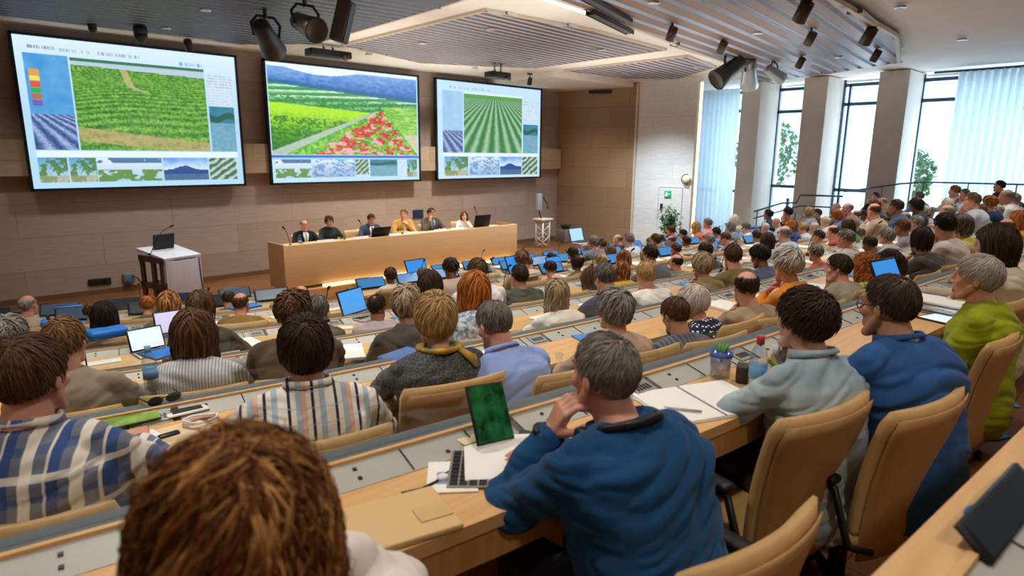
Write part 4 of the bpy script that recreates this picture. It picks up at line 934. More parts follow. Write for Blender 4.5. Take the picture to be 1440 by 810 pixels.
# hair -----------------------------------------------------------------
def dirs(n, seed):
    g = np.random.default_rng(seed); v = g.normal(size=(n, 3)); return v/np.linalg.norm(v, axis=1)[:, None]
def hmask(d, style):
    az = np.degrees(np.arctan2(np.abs(d[:, 0]), d[:, 1])); el = np.degrees(np.arcsin(np.clip(d[:, 2], -1, 1)))
    front = {'receding': [68, 58, 30, 4, -12, -34, -40], 'fringe': [95, 95, 60, 10, -12, -34, -40]}.get(style, [44, 38, 20, 3, -12, -34, -40])
    if style in ('bob', 'long', 'curlylong', 'shag', 'full'): front = [40, 36, 12, -8, -16, -38, -42]
    lo = np.interp(az, [0, 40, 65, 85, 105, 130, 180], front); m = np.clip((el-lo)/9, 0, 1)
    if style == 'receding':
        c = np.array([0, -.35, .93]); t = np.degrees(np.arccos(np.clip(d @ c, -1, 1))); m = m*np.clip((t-9)/18, 0, 1)
    if style == 'fringe': m = m*np.clip((38-el)/12, 0, 1)
    return m
def hair_mesh(style, seed=0, N=800, dense=True):
    S = dict(short=(.05, .010, .002, .016, .0038), receding=(.038, .008, .001, .010, .0036), fringe=(.032, .007, .001, .008, .0036), shortf=(.085, .019, .005, .026, .005), curly=(.06, .018, .009, .035, .005),
             bob=(.20, .020, .003, .03, .0052), long=(.36, .018, .005, .025, .0055), curlylong=(.38, .026, .0135, .03, .0046), bun=(.09, .016, .002, .018, .0042), shag=(.17, .018, .007, .026, .0052), full=(.10, .014, .003, .02, .0046))[style]
    L, thick, curl, lift, rad = S; mb = MB()
    nu, nv = (40, 24) if dense else (24, 14); vs = []; D = []
    for i in range(nv+1):
        t = -PI/2+PI*i/nv
        for j in range(nu): p = 2*PI*j/nu; D.append((math.cos(t)*math.cos(p), math.cos(t)*math.sin(p), math.sin(t)))
    D = np.array(D); m = hmask(D, style); R = np.array(HEADR)
    nz = vn3(D*7+seed*5)-.5
    rad_ = np.where(m[:, None] > 0, 1, 1)*D*R*(1-.12*np.clip(1.6-1.6*m[:, None], 0, 1))+D*((thick*(.3 if L > .15 else .5)+.3*thick*nz)*m*(1 if L > .15 else np.clip((D[:, 2]+.65)/.75, .1, 1)))[:, None]
    P0 = rad_+np.array(HEADC); fs = [(i*nu+j, i*nu+(j+1) % nu, (i+1)*nu+(j+1) % nu, (i+1)*nu+j) for i in range(nv) for j in range(nu)]
    mb.add(P0.tolist(), fs, 0, True)
    if N:
        g = np.random.default_rng(seed+11); d = dirs(N*3, seed); fine = (800/max(N, 800))**.55; mm = hmask(d, style); el_ = d[:, 2] > .45; mm = np.where((style == 'receding') & el_ & (d[:, 1] < .45), np.maximum(mm, .3), mm); k = g.random(len(d)) < mm; d = d[k][:N]; n = len(d)
        if L > .15:   # most of a long mane hangs from the crown and the back
            pass
        K = (9 if L < .1 else 15) if dense else (5 if L < .1 else 8); ds = L/(K-1)*(.75+.5*g.random(n))
        wj = g.normal(size=(n, 3))*(.16 if L > .15 else .1); W = np.array([.0, -.55, .83]); p = d*R*1.04+np.array(HEADC); C_ = np.array(HEADC); pts = [p]
        ph = g.random(n)*6.28; ph2 = g.random(n)*6.28; wl = .11+.06*g.random(n) if .015 > curl > .0132 else .055+.04*g.random(n) if curl > .01 else .12+.05*g.random(n)
        grav = 0.25 if L < .1 else .8; part = np.sign(d[:, 0]+.02)*np.clip(.55+d[:, 1]*1.6, 0, 1.6)
        nape = np.clip((d[:, 2]+.62)/.75, .15, 1) if L < .07 else np.clip((d[:, 2]+.75)/.6, .3, 1) if L < .15 else np.ones(n)
        ds = ds*(.45+.55*nape); offs = thick*(.35+.65*g.random(n))*nape; s = np.zeros(n)
        for i in range(1, K):
            q = (p-C_)/R; r = np.linalg.norm(q, axis=1)[:, None]; nrm = q/R; nrm /= np.linalg.norm(nrm, axis=1)[:, None]
            Wq = W[None]+wj
            if L > .15: Wq = np.stack([.0*d[:, 0], np.clip(q[:, 1]/r[:, 0], -.62, .45), np.full(n, .8)], 1)+wj
            away = q/r-Wq; tang = away-nrm*np.sum(away*nrm, 1)[:, None]; tang /= np.linalg.norm(tang, axis=1)[:, None]+1e-6
            if L > .15: tang[:, 0] += .25*part
            dn = np.array([0, 0, -1.])*1; f = min(1, i/(K*.35))
            dr = tang*(1-grav*f)+dn*grav*f+nrm*(lift*9*(1-i/K) if i < 4 else 0)
            dr /= np.linalg.norm(dr, axis=1)[:, None]; s = s+ds
            p = p+dr*ds[:, None]
            q = (p-C_)/R; r = np.linalg.norm(q, axis=1); tgt = 1+offs*min(1, .45+i/3)/.09
            low = p[:, 2] < -.02
            need = np.where(low, 0, np.maximum(0, tgt-r)); p = p+q/r[:, None]*R*need[:, None]
            if L > .15:   # keep clear of face and neck
                h = np.hypot(p[:, 0], p[:, 1]+.02); mn = .085+offs*.8-(.02 if style == 'long' else 0)
                sc = np.where(low & (h < mn), mn/np.maximum(h, 1e-3), 1); p[:, 0] *= sc; p[:, 1] = (p[:, 1]+.02)*sc-.02
                fr = (p[:, 2] < .06) & (p[:, 1] > .035) & (i > 2); p[fr, 1] = .035+.45*(p[fr, 1]-.035); p[fr, 0] = np.sign(p[fr, 0])*np.maximum(np.abs(p[fr, 0]), np.minimum(.09, np.abs(p[fr, 0])+.022))
                if style in ('bob', 'shag'): p[:, :2] *= np.where(low, .985, 1)[:, None]
            pts.append(p)
        P = np.stack(pts, 1)
        if curl:
            sc = np.linspace(0, 1, K)[None, :]; arc = np.linspace(0, 1, K)[None, :]*L/wl[:, None]*6.28
            A = curl*(1.7 if .015 > curl > .0132 else 1)*np.minimum(1, sc*2.0); P[:, :, 0] += A*np.sin(arc+ph[:, None]); P[:, :, 1] += A*np.cos(arc+ph[:, None])*.8; P[:, :, 2] += A*.5*np.sin(arc*.7+ph2[:, None])
        T = np.gradient(P, axis=1); T /= np.linalg.norm(T, axis=2)[..., None]+1e-9
        Nn = P-np.array([0, -.012, 0])[None, None]; Nn[..., 2] *= .4; B = np.cross(T, Nn); B /= np.linalg.norm(B, axis=2)[..., None]+1e-9; Nn = np.cross(B, T)
        prof = rad*fine*(1 if dense else 1.7)*np.sin(np.linspace(.25, PI*.97, K))**.6; w = 4; ring = []
        wdt = (.6+.8*g.random(n))[:, None, None]
        for j in range(w):
            a = 2*PI*j/w; ring.append(P+(B*math.cos(a)*1.25+Nn*math.sin(a)*.6)*prof[None, :, None]*wdt)
        V = np.stack(ring, 2).reshape(-1, 3)
        base = (np.arange(n)*K*w)[:, None, None]; ii = (np.arange(K-1)*w)[None, :, None]; jj = np.arange(w)[None, None, :]; j2 = (jj+1) % w
        a = base+ii+jj; b_ = base+ii+j2; c = base+ii+w+j2; e = base+ii+w+jj
        F = np.stack([a+0*b_, b_, c, e], -1).reshape(-1, 4)
        mb.add(V.tolist(), F.tolist(), 0, True)
    if style == 'bun':
        mb.ell((0, -.125, .06), (.042, .036, .04), 14, 10)
        for i in range(40 if N else 0):
            a = i*2.4; mb.tube([(.04*math.cos(a+q), -.125+.036*math.sin(q*1.3+i), .06+.042*math.sin(a+q)) for q in np.linspace(0, 1.6, 6)], .006, 5)
    me = mb.mesh('hair'); me.polygons.foreach_set('use_smooth', [True]*len(me.polygons)); return me
def hair_mat(c1, c2, c3=None):
    nm = 'hair_'+c1+c2+(c3 or '')
    if nm in MATS: return MATS[nm]
    m = mat(nm, c1, .55, 0, .25); N, L_ = nodes(m); g = nd(m, 'ShaderNodeNewGeometry')
    n = nd(m, 'ShaderNodeTexNoise'); n.inputs['Scale'].default_value = 26; n.inputs['Detail'].default_value = 3; L_.new(coords(m, (1, 1, .35)), n.inputs['Vector'])
    ad = nd(m, 'ShaderNodeMath', operation='MULTIPLY_ADD'); L_.new(g.outputs['Random Per Island'], ad.inputs[0]); ad.inputs[1].default_value = .55
    mu = nd(m, 'ShaderNodeMath', operation='MULTIPLY_ADD'); L_.new(n.outputs[0], mu.inputs[0]); mu.inputs[1].default_value = .9; mu.inputs[2].default_value = -.22; L_.new(mu.outputs[0], ad.inputs[2])
    st = [(.15, c1), (.8, c2)] if not c3 else [(.12, c1), (.5, c2), (.88, c3)]
    L_.new(ramp(m, ad.outputs[0], st), N['Principled BSDF'].inputs['Base Color']); bump(m, n.outputs[0], .25, .004); return m
HC = dict(black=('#16110f', '#2e241f'), dark=('#1f1611', '#43301f'), brown=('#2e1d12', '#664529'), darkbr=('#211a16', '#57483c'), midbrown=('#4a331f', '#84603c'), ginger=('#6e3512', '#c07430'), auburn=('#2c1509', '#7c4419', '#dba662'),
          grey=('#55524d', '#97938c'), dgrey=('#383430', '#777069'), lgrey=('#8b867e', '#d0cac0'), white=('#b5aea2', '#ece5d8'), blond=('#86693f', '#cfae76'), ashblond=('#75644c', '#bba88a'), salt=('#2c2825', '#8f8a84'))
M_lip = mat('lips', '#b0685c', .5); M_eye = mat('eye_white', '#e6e2dc', .25); M_iris = mat('iris', '#2f2a24', .2)
def skin_mat(c):
    nm = 'skin_'+c
    if nm in MATS: return MATS[nm]
    m = noise_mat(nm, c, c, 30, rough=.52); N, L_ = nodes(m); b_ = N['Principled BSDF']; cc = lin(c)
    r = [x for x in N if x.type == 'VALTORGB'][0]; r.color_ramp.elements[0].color = tuple(x*.88 for x in cc[:3])+(1,); r.color_ramp.elements[1].color = (min(1, cc[0]*1.08), cc[1], cc[2], 1)
    b_.inputs['Subsurface Weight'].default_value = .12; b_.inputs['Subsurface Radius'].default_value = (.01, .004, .002); b_.inputs['Subsurface Scale'].default_value = .6
    return m
SK = dict(l='#d9ab92', p='#d8a18b', t='#bf9070', r='#c98f78', d='#8a6048')
# cloth -----------------------------------------------------------------
def cloth(spec):
    """plain:#c | stripe:#a:#b:pitch | plaid:#a:#b:#c | dots:#a:#b | tweed:#a:#b | mottled:#a:#b"""
    nm = 'cloth_'+spec
    if nm in MATS: return MATS[nm]
    t = spec.split(':'); kind = t[0]; m = mat(nm, t[1], .85, 0, .15, sheen=.1); N, L_ = nodes(m); b_ = N['Principled BSDF']
    n = nd(m, 'ShaderNodeTexNoise'); n.inputs['Scale'].default_value = 220; L_.new(coords(m), n.inputs['Vector']); bump(m, n.outputs[0], .12, .002)
    def wave(axis, pitch, lo, hi, dist=.0):
        sp = nd(m, 'ShaderNodeSeparateXYZ'); L_.new(coords(m), sp.inputs[0])
        a = nd(m, 'ShaderNodeMath', operation='DIVIDE'); L_.new(sp.outputs[axis], a.inputs[0]); a.inputs[1].default_value = pitch
        f = nd(m, 'ShaderNodeMath', operation='FRACT'); L_.new(a.outputs[0], f.inputs[0])
        g1 = nd(m, 'ShaderNodeMath', operation='GREATER_THAN'); L_.new(f.outputs[0], g1.inputs[0]); g1.inputs[1].default_value = lo
        g2 = nd(m, 'ShaderNodeMath', operation='LESS_THAN'); L_.new(f.outputs[0], g2.inputs[0]); g2.inputs[1].default_value = hi
        mu = nd(m, 'ShaderNodeMath', operation='MULTIPLY'); L_.new(g1.outputs[0], mu.inputs[0]); L_.new(g2.outputs[0], mu.inputs[1]); return mu.outputs[0]
    def over(base, col, fac, k=1.0):
        mx = nd(m, 'ShaderNodeMix', data_type='RGBA'); mm = nd(m, 'ShaderNodeMath', operation='MULTIPLY'); L_.new(fac, mm.inputs[0]); mm.inputs[1].default_value = k; L_.new(mm.outputs[0], mx.inputs[0])
        if isinstance(base, str): mx.inputs[6].default_value = lin(base)
        else: L_.new(base, mx.inputs[6])
        mx.inputs[7].default_value = lin(col); return mx.outputs[2]
    out = None
    if kind == 'stripe':
        p = float(t[3]); out = over(t[1], t[2], wave(0, p, .0, .45))
    elif kind == 'plaid':
        out = over(t[1], t[2], wave(0, .10, 0, .22), .9); out = over(out, t[2], wave(2, .10, 0, .16), .6); out = over(out, t[3], wave(0, .10, .45, .68), .9); out = over(out, t[3], wave(2, .10, .48, .64), .75); out = over(out, t[3], wave(0, .05, .86, .98), .8)
    elif kind == 'shirtstripe':
        out = over(t[1], t[2], wave(0, .075, .35, .6), .8); out = over(out, t[3], wave(0, .075, 0, .13)); out = over(out, t[2], wave(2, .045, 0, .12), .35); out = over(out, '#d9a184', wave(0, .15, .78, .9), .7)
    elif kind == 'dots':
        v = nd(m, 'ShaderNodeTexVoronoi'); v.inputs['Scale'].default_value = 36; v.inputs['Randomness'].default_value = .35; L_.new(coords(m), v.inputs['Vector'])
        lt = nd(m, 'ShaderNodeMath', operation='LESS_THAN'); L_.new(v.outputs['Distance'], lt.inputs[0]); lt.inputs[1].default_value = .3; out = over(t[1], t[2], lt.outputs[0])
    elif kind == 'tweed':
        n2 = nd(m, 'ShaderNodeTexNoise'); n2.inputs['Scale'].default_value = 110; L_.new(coords(m), n2.inputs['Vector']); out = ramp(m, n2.outputs[0], [(.4, t[1]), (.62, t[2])]); out = over(out, t[2], wave(0, .05, 0, .06), .6); out = over(out, t[2], wave(2, .05, 0, .06), .6)
    elif kind == 'mottled':
        n2 = nd(m, 'ShaderNodeTexNoise'); n2.inputs['Scale'].default_value = 45; n2.inputs['Detail'].default_value = 3; L_.new(coords(m), n2.inputs['Vector']); out = ramp(m, n2.outputs[0], [(.42, t[1]), (.58, t[2])])
    elif kind == 'denim':
        n2 = nd(m, 'ShaderNodeTexNoise'); n2.inputs['Scale'].default_value = 7; n2.inputs['Detail'].default_value = 6; L_.new(coords(m), n2.inputs['Vector']); out = ramp(m, n2.outputs[0], [(.35, t[1]), (.65, t[2])])
    else:
        n2 = nd(m, 'ShaderNodeTexNoise'); n2.inputs['Scale'].default_value = 4; n2.inputs['Detail'].default_value = 2; L_.new(coords(m), n2.inputs['Vector']); c = lin(t[1]); out = ramp(m, n2.outputs[0], [(.3, tuple(x*.93 for x in c[:3])+(1,)), (.7, tuple(min(1, x*1.05) for x in c[:3])+(1,))])
    L_.new(out, b_.inputs['Base Color']); return m
def put(name, me, root, mats, M=None):
    o = bpy.data.objects.new(name, me); COL.objects.link(o); o.parent = root
    if M is not None: o.matrix_local = M
    while len(me.materials) < len(mats): me.materials.append(None)
    for i, m in enumerate(mats): o.material_slots[i].link = 'OBJECT'; o.material_slots[i].material = m
    return o
PEOPLE = []
def person(V, hair, hc, top, label, loc, rz, scale=1, skin='l', legs='plain:#2d3036', topname='shirt', group='people in the audience'):
    r = thing('person', label, 'person', loc, rz, group); r.scale = (scale,)*3
    hm = hair_mat(*HC[hc]); put('body', V['body'], r, [skin_mat(SK.get(skin, skin)), M_lip, M_eye, M_iris, hm])
    put(topname, V['top'], r, [cloth(top)]); put('trousers', V['trousers'], r, [cloth(legs)]); put('shoes', V['shoes'], r, [mat('shoe_leather', '#1c1a19', .4)])
    if hair is not None: put('hair', hair, r, [hm], V['H'])
    PEOPLE.append(r); return r
GL = None
def glasses(r, V):
    m = MB()
    for s_ in (1, -1):
        m.tube([(s_*.033+.023*math.cos(q), .093-.006*abs(math.cos(q)), .008+.019*math.sin(q)) for q in np.linspace(0, 2*PI, 15)], .0018, 5); m.tube([(s_*.056, .088, .012), (s_*.078, .05, .014), (s_*.088, -.01, .014), (s_*.086, -.03, .0)], .002, 5)
    m.tube([(-.01, .094, .01), (0, .097, .014), (.01, .094, .01)], .0018, 5); o = m.build('glasses', M_dark, r); o.matrix_local = V['H']; return o
# ------------------------------------------------------------------ who sits where
# variants
V = {}
def var(key, **kw): V[key] = build_variant(**kw)
GV = dict(
    m0=dict(sex='m', lean=.10, seed=1), m1=dict(sex='m', lean=.22, hy=.25, armL='fold', armR='fold', seed=2), m2=dict(sex='m', lean=.30, hp=.25, seed=3), m3=dict(sex='m', lean=.16, hy=-.35, armR='cheek', seed=4, girth=1.08),
    m4=dict(sex='m', lean=.05, hy=.35, armL='lap', armR='lap', seed=5, girth=1.1), m5=dict(sex='m', lean=.18, hy=.6, armL='chin', seed=6), m6=dict(sex='m', lean=.2, sleeve='roll', hp=.1, seed=7),
    f0=dict(sex='f', lean=.10, seed=11), f1=dict(sex='f', lean=.22, hy=.3, armL='chin', seed=12), f2=dict(sex='f', lean=.28, hp=.25, armL='fold', armR='fold', seed=13), f3=dict(sex='f', lean=.12, hy=-.4, armL='lap', armR='lap', seed=14), f4=dict(sex='f', lean=.15, hy=.65, seed=15, girth=1.08))
VF = {}
for a, kw in GV.items():
    var(a, vox=.009, topvox=.013, **kw); VF[a] = build_variant(vox=.0135, topvox=.019, low=True, **kw)
HAIR = {}; HAIRF = {}
for st, nn in (('short', 900), ('receding', 700), ('fringe', 500), ('shortf', 900), ('curly', 900), ('bob', 1000), ('long', 1000), ('curlylong', 1000), ('bun', 800), ('shag', 900), ('full', 900)):
    HAIR[st] = [hair_mesh(st, 31+i, int(nn*.7)) for i in range(2)]; HAIRF[st] = [hair_mesh(st, 41+i, int(nn*.26), False) for i in range(2)]
def place(px, py, k, hz, u=None):
    """seat point on row k whose head comes on the line of sight through (px, py); returns (x, y, scale)"""
    d = ray(px, py); R = ROWR[k]; b = bend(k)
    l0 = (b-6)**2/(2*R)+ROWC[k]; s = (l0-RSL*b)/(d.y-RSL*d.x)
    if s <= 0 or s*d.x < b:
        A = d.x*d.x/(2*R); B = -6*d.x/R-d.y; Cc = ROWC[k]+18/R; disc = B*B-4*A*Cc
        if disc < 0: return None
        s = (-B-math.sqrt(disc))/(2*A)
        if s <= 0: return None
    P = EYE+d*s; return P, (P.z-tierz(k))/hz
NOMZ = 1.12
def stage_yaw(x, y, k, mix=.55):
    a = math.atan2(-(7.8-x), 12.5-y)      # rotation that turns +Y towards the stage
    return mix*a+(1-mix)*yaw_at(k, x)
SEATED = {k: [] for k in range(-1, 7)}
def seat_chair(k, x, y, rz, dy=.10):
    pass
# px, py, row (None: found from size), width, variant, hair style, hair colour, skin, top, what is worn
A_ = None
L = [
 # far left block
 (40, 430, 5, 24, 'm0', 'fringe', 'grey', 'r', 'plain:#a89a84', 'tan shirt', 1),
 (15, 470, 3, 45, 'f0', 'curly', 'grey', 'l', 'plain:#4b4a48', 'dark grey top', 1),
 (92, 482, 2, 44, 'm0', 'short', 'midbrown', 'l', 'plain:#8d8170', 'plain taupe shirt', 1),
 (132, 453, 4, 17, 'f2', 'curly', 'brown', 't', 'plain:#8a5a3c', 'brown top', 0),
 (153, 441, 4, 28, 'f3', 'long', 'black', 't', 'plain:#c08a66', 'peach sleeveless top', 1),
 (231, 428, 4, 24, 'f0', 'bob', 'auburn', 'l', 'plain:#6d6a55', 'grey-green cardigan', 1),
 (209, 430, 5, 17, 'f2', 'curly', 'ginger', 'l', 'plain:#7a5c40', 'brown knitted top', 0),
 (284, 433, 3, 28, 'f1', 'full', 'brown', 'l', 'plain:#474038', 'dark brown blouse', 1),
 (272, 467, 2, 39, 'f0', 'long', 'brown', 'l', 'stripe:#c3c6cc:#9298a4:.014', 'grey and white striped blouse', 1),
 (339, 427, 4, 28, 'm1', 'fringe', 'brown', 'r', 'plain:#8a6a38', 'mustard brown jacket', 1),
 (322, 425, 4, 22, 'm2', 'short', 'dark', 't', 'plain:#4a4038', 'dark brown jacket', 0),
 (413, 440, 2, 33, 'm1', 'curly', 'brown', 'l', 'plain:#5c4a3a', 'brown leather jacket', 1),
 (424, 416, 4, 22, 'm0', 'fringe', 'brown', 'r', 'plain:#d0c8bc', 'off-white shirt', 1),
 (476, 432, 3, 30, 'f2', 'shortf', 'dgrey', 'l', 'plain:#5b4a3c', 'dark brown sweater', 1),
 # centre
 (545, 430, 3, 27, 'm5', 'receding', 'black', 'd', 'plain:#b5a2b0', 'lavender shirt', 1),
 (576, 427, 2, 33, 'f1', 'shortf', 'ashblond', 'l', 'plain:#4f4b46', 'charcoal jacket', 1),
 (663, 408, 2, 36, 'f0', 'long', 'ginger', 'l', 'mottled:#7f9cc0:#dfe6ee', 'pale blue patterned top', 1),
 (558, 387, 5, 16, 'f0', 'curly', 'dark', 'd', 'plain:#d9d0cc', 'pale pink shirt', 1),
 (585, 388, 4, 20, 'm0', 'short', 'midbrown', 'r', 'plain:#5d86c4', 'blue shirt', 0),
 (615, 398, 4, 22, 'f4', 'long', 'dark', 'd', 'plain:#c9ccd0', 'pale grey shirt', 0),
 (634, 378, 5, 22, 'f2', 'curly', 'dark', 'd', 'plain:#b9a79c', 'beige top', 0),
 (696, 379, 3, 18, 'm0', 'short', 'brown', 'r', 'plain:#e6e4e2', 'white shirt', 1),
 (738, 365, 5, 16, 'm5', 'curly', 'midbrown', 't', 'plain:#d9bfa0', 'cream top', 0),
 (734, 388, 3, 23, 'm0', 'short', 'dark', 'r', 'plain:#4d524c', 'dark green sweater', 1),
 (760, 369, 4, 17, 'm2', 'short', 'dgrey', 'l', 'plain:#6a6e74', 'grey jacket', 0),
 (783, 363, 5, 16, 'm0', 'short', 'dark', 'l', 'plain:#d9d6cf', 'cream shirt', 0),
 (777, 378, 4, 18, 'f2', 'curly', 'dark', 'l', 'plain:#54504c', 'dark jacket', 0),
 (809, 356, 5, 14, 'f3', 'full', 'dark', 'l', 'plain:#3c4048', 'dark navy top', 0),
 (818, 369, 4, 18, 'f0', 'bun', 'dark', 'd', 'plain:#6e6c6a', 'grey cardigan', 0),
 (817, 392, 3, 22, 'f2', 'long', 'brown', 'l', 'plain:#8c7b6c', 'taupe top', 0),
 (763, 402, 3, 27, 'm4', 'fringe', 'grey', 'p', 'plain:#5d5a55', 'dark grey sweater', 1),
 (803, 410, 2, 36, 'f4', 'shag', 'ashblond', 'p', 'plain:#ece6dc', 'cream white jacket', 1),
 (838, 394, 2, 24, 'm2', 'short', 'dgrey', 'l', 'plain:#4a4f66', 'navy jacket', 0),
 (842, 368, 4, 21, 'f0', 'shortf', 'blond', 'l', 'plain:#c9c4bc', 'cream jacket', 0),
 (863, 382, 3, 26, 'f0', 'bob', 'auburn', 'l', 'plain:#e6b62c', 'bright yellow top', 0),
 (874, 362, 4, 20, 'f1', 'long', 'auburn', 'l', 'plain:#7a6f68', 'grey top', 0),
 (846, 355, 4, 17, 'm1', 'full', 'midbrown', 'l', 'plain:#62656e', 'slate jacket', 0),
 (829, 349, 5, 14, 'm2', 'fringe', 'grey', 'r', 'plain:#56667e', 'blue-grey shirt', 0),
 (833, 341, 6, 12, 'm0', 'short', 'grey', 'l', 'plain:#777c84', 'pale grey jacket', 0),
 (847, 344, 5, 15, 'f0', 'curly', 'brown', 'l', 'plain:#7c6a58', 'brown cardigan', 0),
 (861, 338, 5, 14, 'm3', 'fringe', 'grey', 'p', 'plain:#2a2f42', 'dark navy suit', 0),
 (875, 339, 5, 15, 'm5', 'short', 'salt', 'l', 'plain:#c5d5ea', 'pale blue shirt', 0),
 (903, 387, 2, 27, 'm5', 'receding', 'blond', 'p', 'plain:#e9e7e4', 'crisp white shirt', 0),
 (902, 359, 4, 18, 'f0', 'bob', 'blond', 'l', 'plain:#7f7a74', 'grey jacket', 0),
 (917, 358, 4, 18, 'm1', 'short', 'dark', 'l', 'plain:#5c6270', 'slate sweater', 0),
 (923, 337, 5, 14, 'f3', 'bun', 'brown', 't', 'plain:#9a5a4c', 'rust top', 0),
 (914, 342, 5, 12, 'f0', 'curly', 'ginger', 't', 'plain:#5a7ab0', 'blue top', 0),
 (940, 371, 3, 27, 'm0', 'fringe', 'dark', 'p', 'plain:#7d7f82', 'mid grey jacket', 0),
 (945, 339, 5, 15, 'm2', 'fringe', 'brown', 'r', 'plain:#9aa4b8', 'grey-blue shirt', 0),
 (950, 351, 4, 18, 'm0', 'short', 'brown', 'r', 'plain:#7a4652', 'maroon sweater', 0),
 (961, 329, 6, 14, 'm1', 'short', 'black', 't', 'plain:#dfe3ea', 'loose white shirt', 0),
 (948, 324, 6, 10, 'm0', 'short', 'brown', 'r', 'plain:#5a6a9a', 'navy polo shirt', 0),
 (978, 319, 6, 10, 'f1', 'bob', 'blond', 'r', 'plain:#e0806a', 'coral top', 0),
 (989, 315, 6, 10, 'm4', 'short', 'grey', 'r', 'plain:#e58a8a', 'pink shirt', 0),
 (962, 350, 5, 12, 'f0', 'curly', 'dark', 'd', 'plain:#a8536a', 'magenta top', 0),
 (993, 372, 2, 26, 'f1', 'shortf', 'ashblond', 'p', 'plain:#867447', 'olive khaki jacket', 0),
 (997, 338, 4, 17, 'm0', 'short', 'grey', 'l', 'plain:#6f7480', 'slate grey jacket', 0),
 (992, 354, 4, 17, 'm2', 'short', 'dark', 't', 'plain:#3f4550', 'charcoal sweater', 0),
 (1007, 327, 5, 13, 'm5', 'short', 'black', 't', 'plain:#7d90b8', 'blue shirt', 0),
 (1019, 336, 5, 12, 'm2', 'receding', 'brown', 'r', 'plain:#59698c', 'dark blue shirt', 0),
 (1027, 320, 5, 13, 'm3', 'full', 'grey', 'l', 'plain:#7f8794', 'pale grey suit', 0),
 (1032, 309, 6, 12, 'f4', 'long', 'white', 'p', 'plain:#d8c9a8', 'cream top', 0),
 (1027, 361, 2, 24, 'm5', 'short', 'brown', 'p', 'plain:#7a6c44', 'olive brown jacket', 0),
 # right block, towards the windows
 (1049, 320, 5, 13, 'm5', 'short', 'salt', 'p', 'plain:#e4e9f2', 'bright white shirt', 0),
 (1064, 332, 4, 15, 'f4', 'curly', 'brown', 't', 'plain:#d9dbe6', 'white cardigan', 0),
 (1081, 338, 4, 17, 'f0', 'bob', 'dark', 'd', 'plain:#b7b0d8', 'lavender jacket', 0),
 (1080, 302, 6, 11, 'm0', 'curly', 'black', 'd', 'plain:#39405a', 'dark navy jacket', 0),
 (1077, 320, 5, 12, 'm5', 'receding', 'white', 'p', 'plain:#4c5258', 'charcoal jacket', 0),
 (1093, 313, 5, 12, 'm2', None, 'grey', 'p', 'plain:#b8c8dc', 'pale blue shirt', 0),
 (1103, 307, 6, 10, 'm0', 'fringe', 'white', 'p', 'plain:#7e94bb', 'soft blue shirt', 0),
 (1105, 297, 6, 9, 'm5', 'short', 'black', 'r', 'plain:#24262c', 'black jacket', 0),
 (1100, 329, 4, 18, 'm5', 'fringe', 'grey', 'p', 'plain:#a9bfd8', 'light blue shirt', 0),
 (1114, 317, 5, 14, 'f4', 'bob', 'ginger', 'p', 'plain:#3b4a7c', 'royal blue top', 0),
 (1126, 321, 4, 15, 'm5', 'short', 'blond', 'p', 'plain:#c6cfe0', 'pale shirt', 0),
 (1137, 299, 6, 13, 'f4', 'shortf', 'blond', 'p', 'plain:#8fa0b0', 'grey-blue blouse', 0),
 (1148, 301, 6, 11, 'm3', 'short', 'black', 't', 'plain:#2c3038', 'black suit', 0),
 (1066, 361, 2, 22, 'f2', 'curly', 'black', 'd', 'plain:#5a6688', 'denim blue jacket', 0),
 (1060, 402, 1, 35, 'm5', 'fringe', 'dark', 'p', 'plain:#a08d76', 'tan jacket', 0),
 (1097, 375, 2, 33, 'f1', 'curly', 'lgrey', 'p', 'plain:#d08438', 'orange top', 0),
 (1147, 356, 2, 28, 'f4', 'short', 'grey', 'p', 'plain:#e0584c', 'coral red jacket', 0),
 (1153, 318, 4, 17, 'm5', 'fringe', 'white', 'p', 'plain:#9fb0cc', 'pale blue jacket', 0),
 (1152, 333, 3, 19, 'm3', 'short', 'dark', 't', 'plain:#b9a98f', 'beige jacket', 0),
 (1169, 326, 4, 16, 'm5', 'fringe', 'brown', 'p', 'plain:#b04a52', 'red shirt', 0),
 (1163, 311, 5, 14, 'm4', 'fringe', 'white', 'p', 'plain:#d5d7dc', 'off-white jacket', 0),
 (1180, 302, 5, 15, 'f4', 'full', 'ginger', 'p', 'plain:#6a7fb5', 'blue top', 0),
 (1176, 290, 6, 11, 'm5', None, 'grey', 'p', 'plain:#4a5262', 'dark suit', 0),
 (1186, 290, 6, 11, 'm3', 'fringe', 'grey', 'p', 'plain:#8b6f5a', 'brown jacket', 0),
 (1189, 336, 3, 21, 'm0', 'short', 'salt', 'p', 'plain:#c0b8ae', 'pale grey sweater', 0),
 (1198, 318, 4, 17, 'f1', 'bob', 'dark', 't', 'plain:#2f8f5a', 'green top', 0),
 (1200, 303, 5, 15, 'm5', 'fringe', 'dgrey', 'p', 'plain:#7d8aa0', 'grey-blue shirt', 0),
 (1222, 330, 3, 15, 'f2', 'curly', 'dgrey', 'p', 'plain:#d3c9c2', 'white blouse', 0),
 (1218, 303, 5, 11, 'm2', 'short', 'black', 'd', 'plain:#e3e5ea', 'white overshirt', 0),
 (1231, 289, 6, 11, 'm5', 'receding', 'brown', 'p', 'plain:#3d4452', 'dark grey suit', 0),
 (1242, 295, 5, 13, 'm5', 'fringe', 'brown', 'p', 'plain:#b8a48c', 'sand jacket', 0),
 (1234, 308, 5, 13, 'f4', 'shortf', 'blond', 'p', 'plain:#c9a27c', 'tan blouse', 0),
 (1243, 318, 4, 16, 'm5', 'short', 'midbrown', 'p', 'plain:#2f9c84', 'teal shirt', 0),
 (1240, 333, 3, 19, 'm0', 'shortf', 'grey', 'p', 'plain:#b3b5ba', 'silver grey jacket', 0),
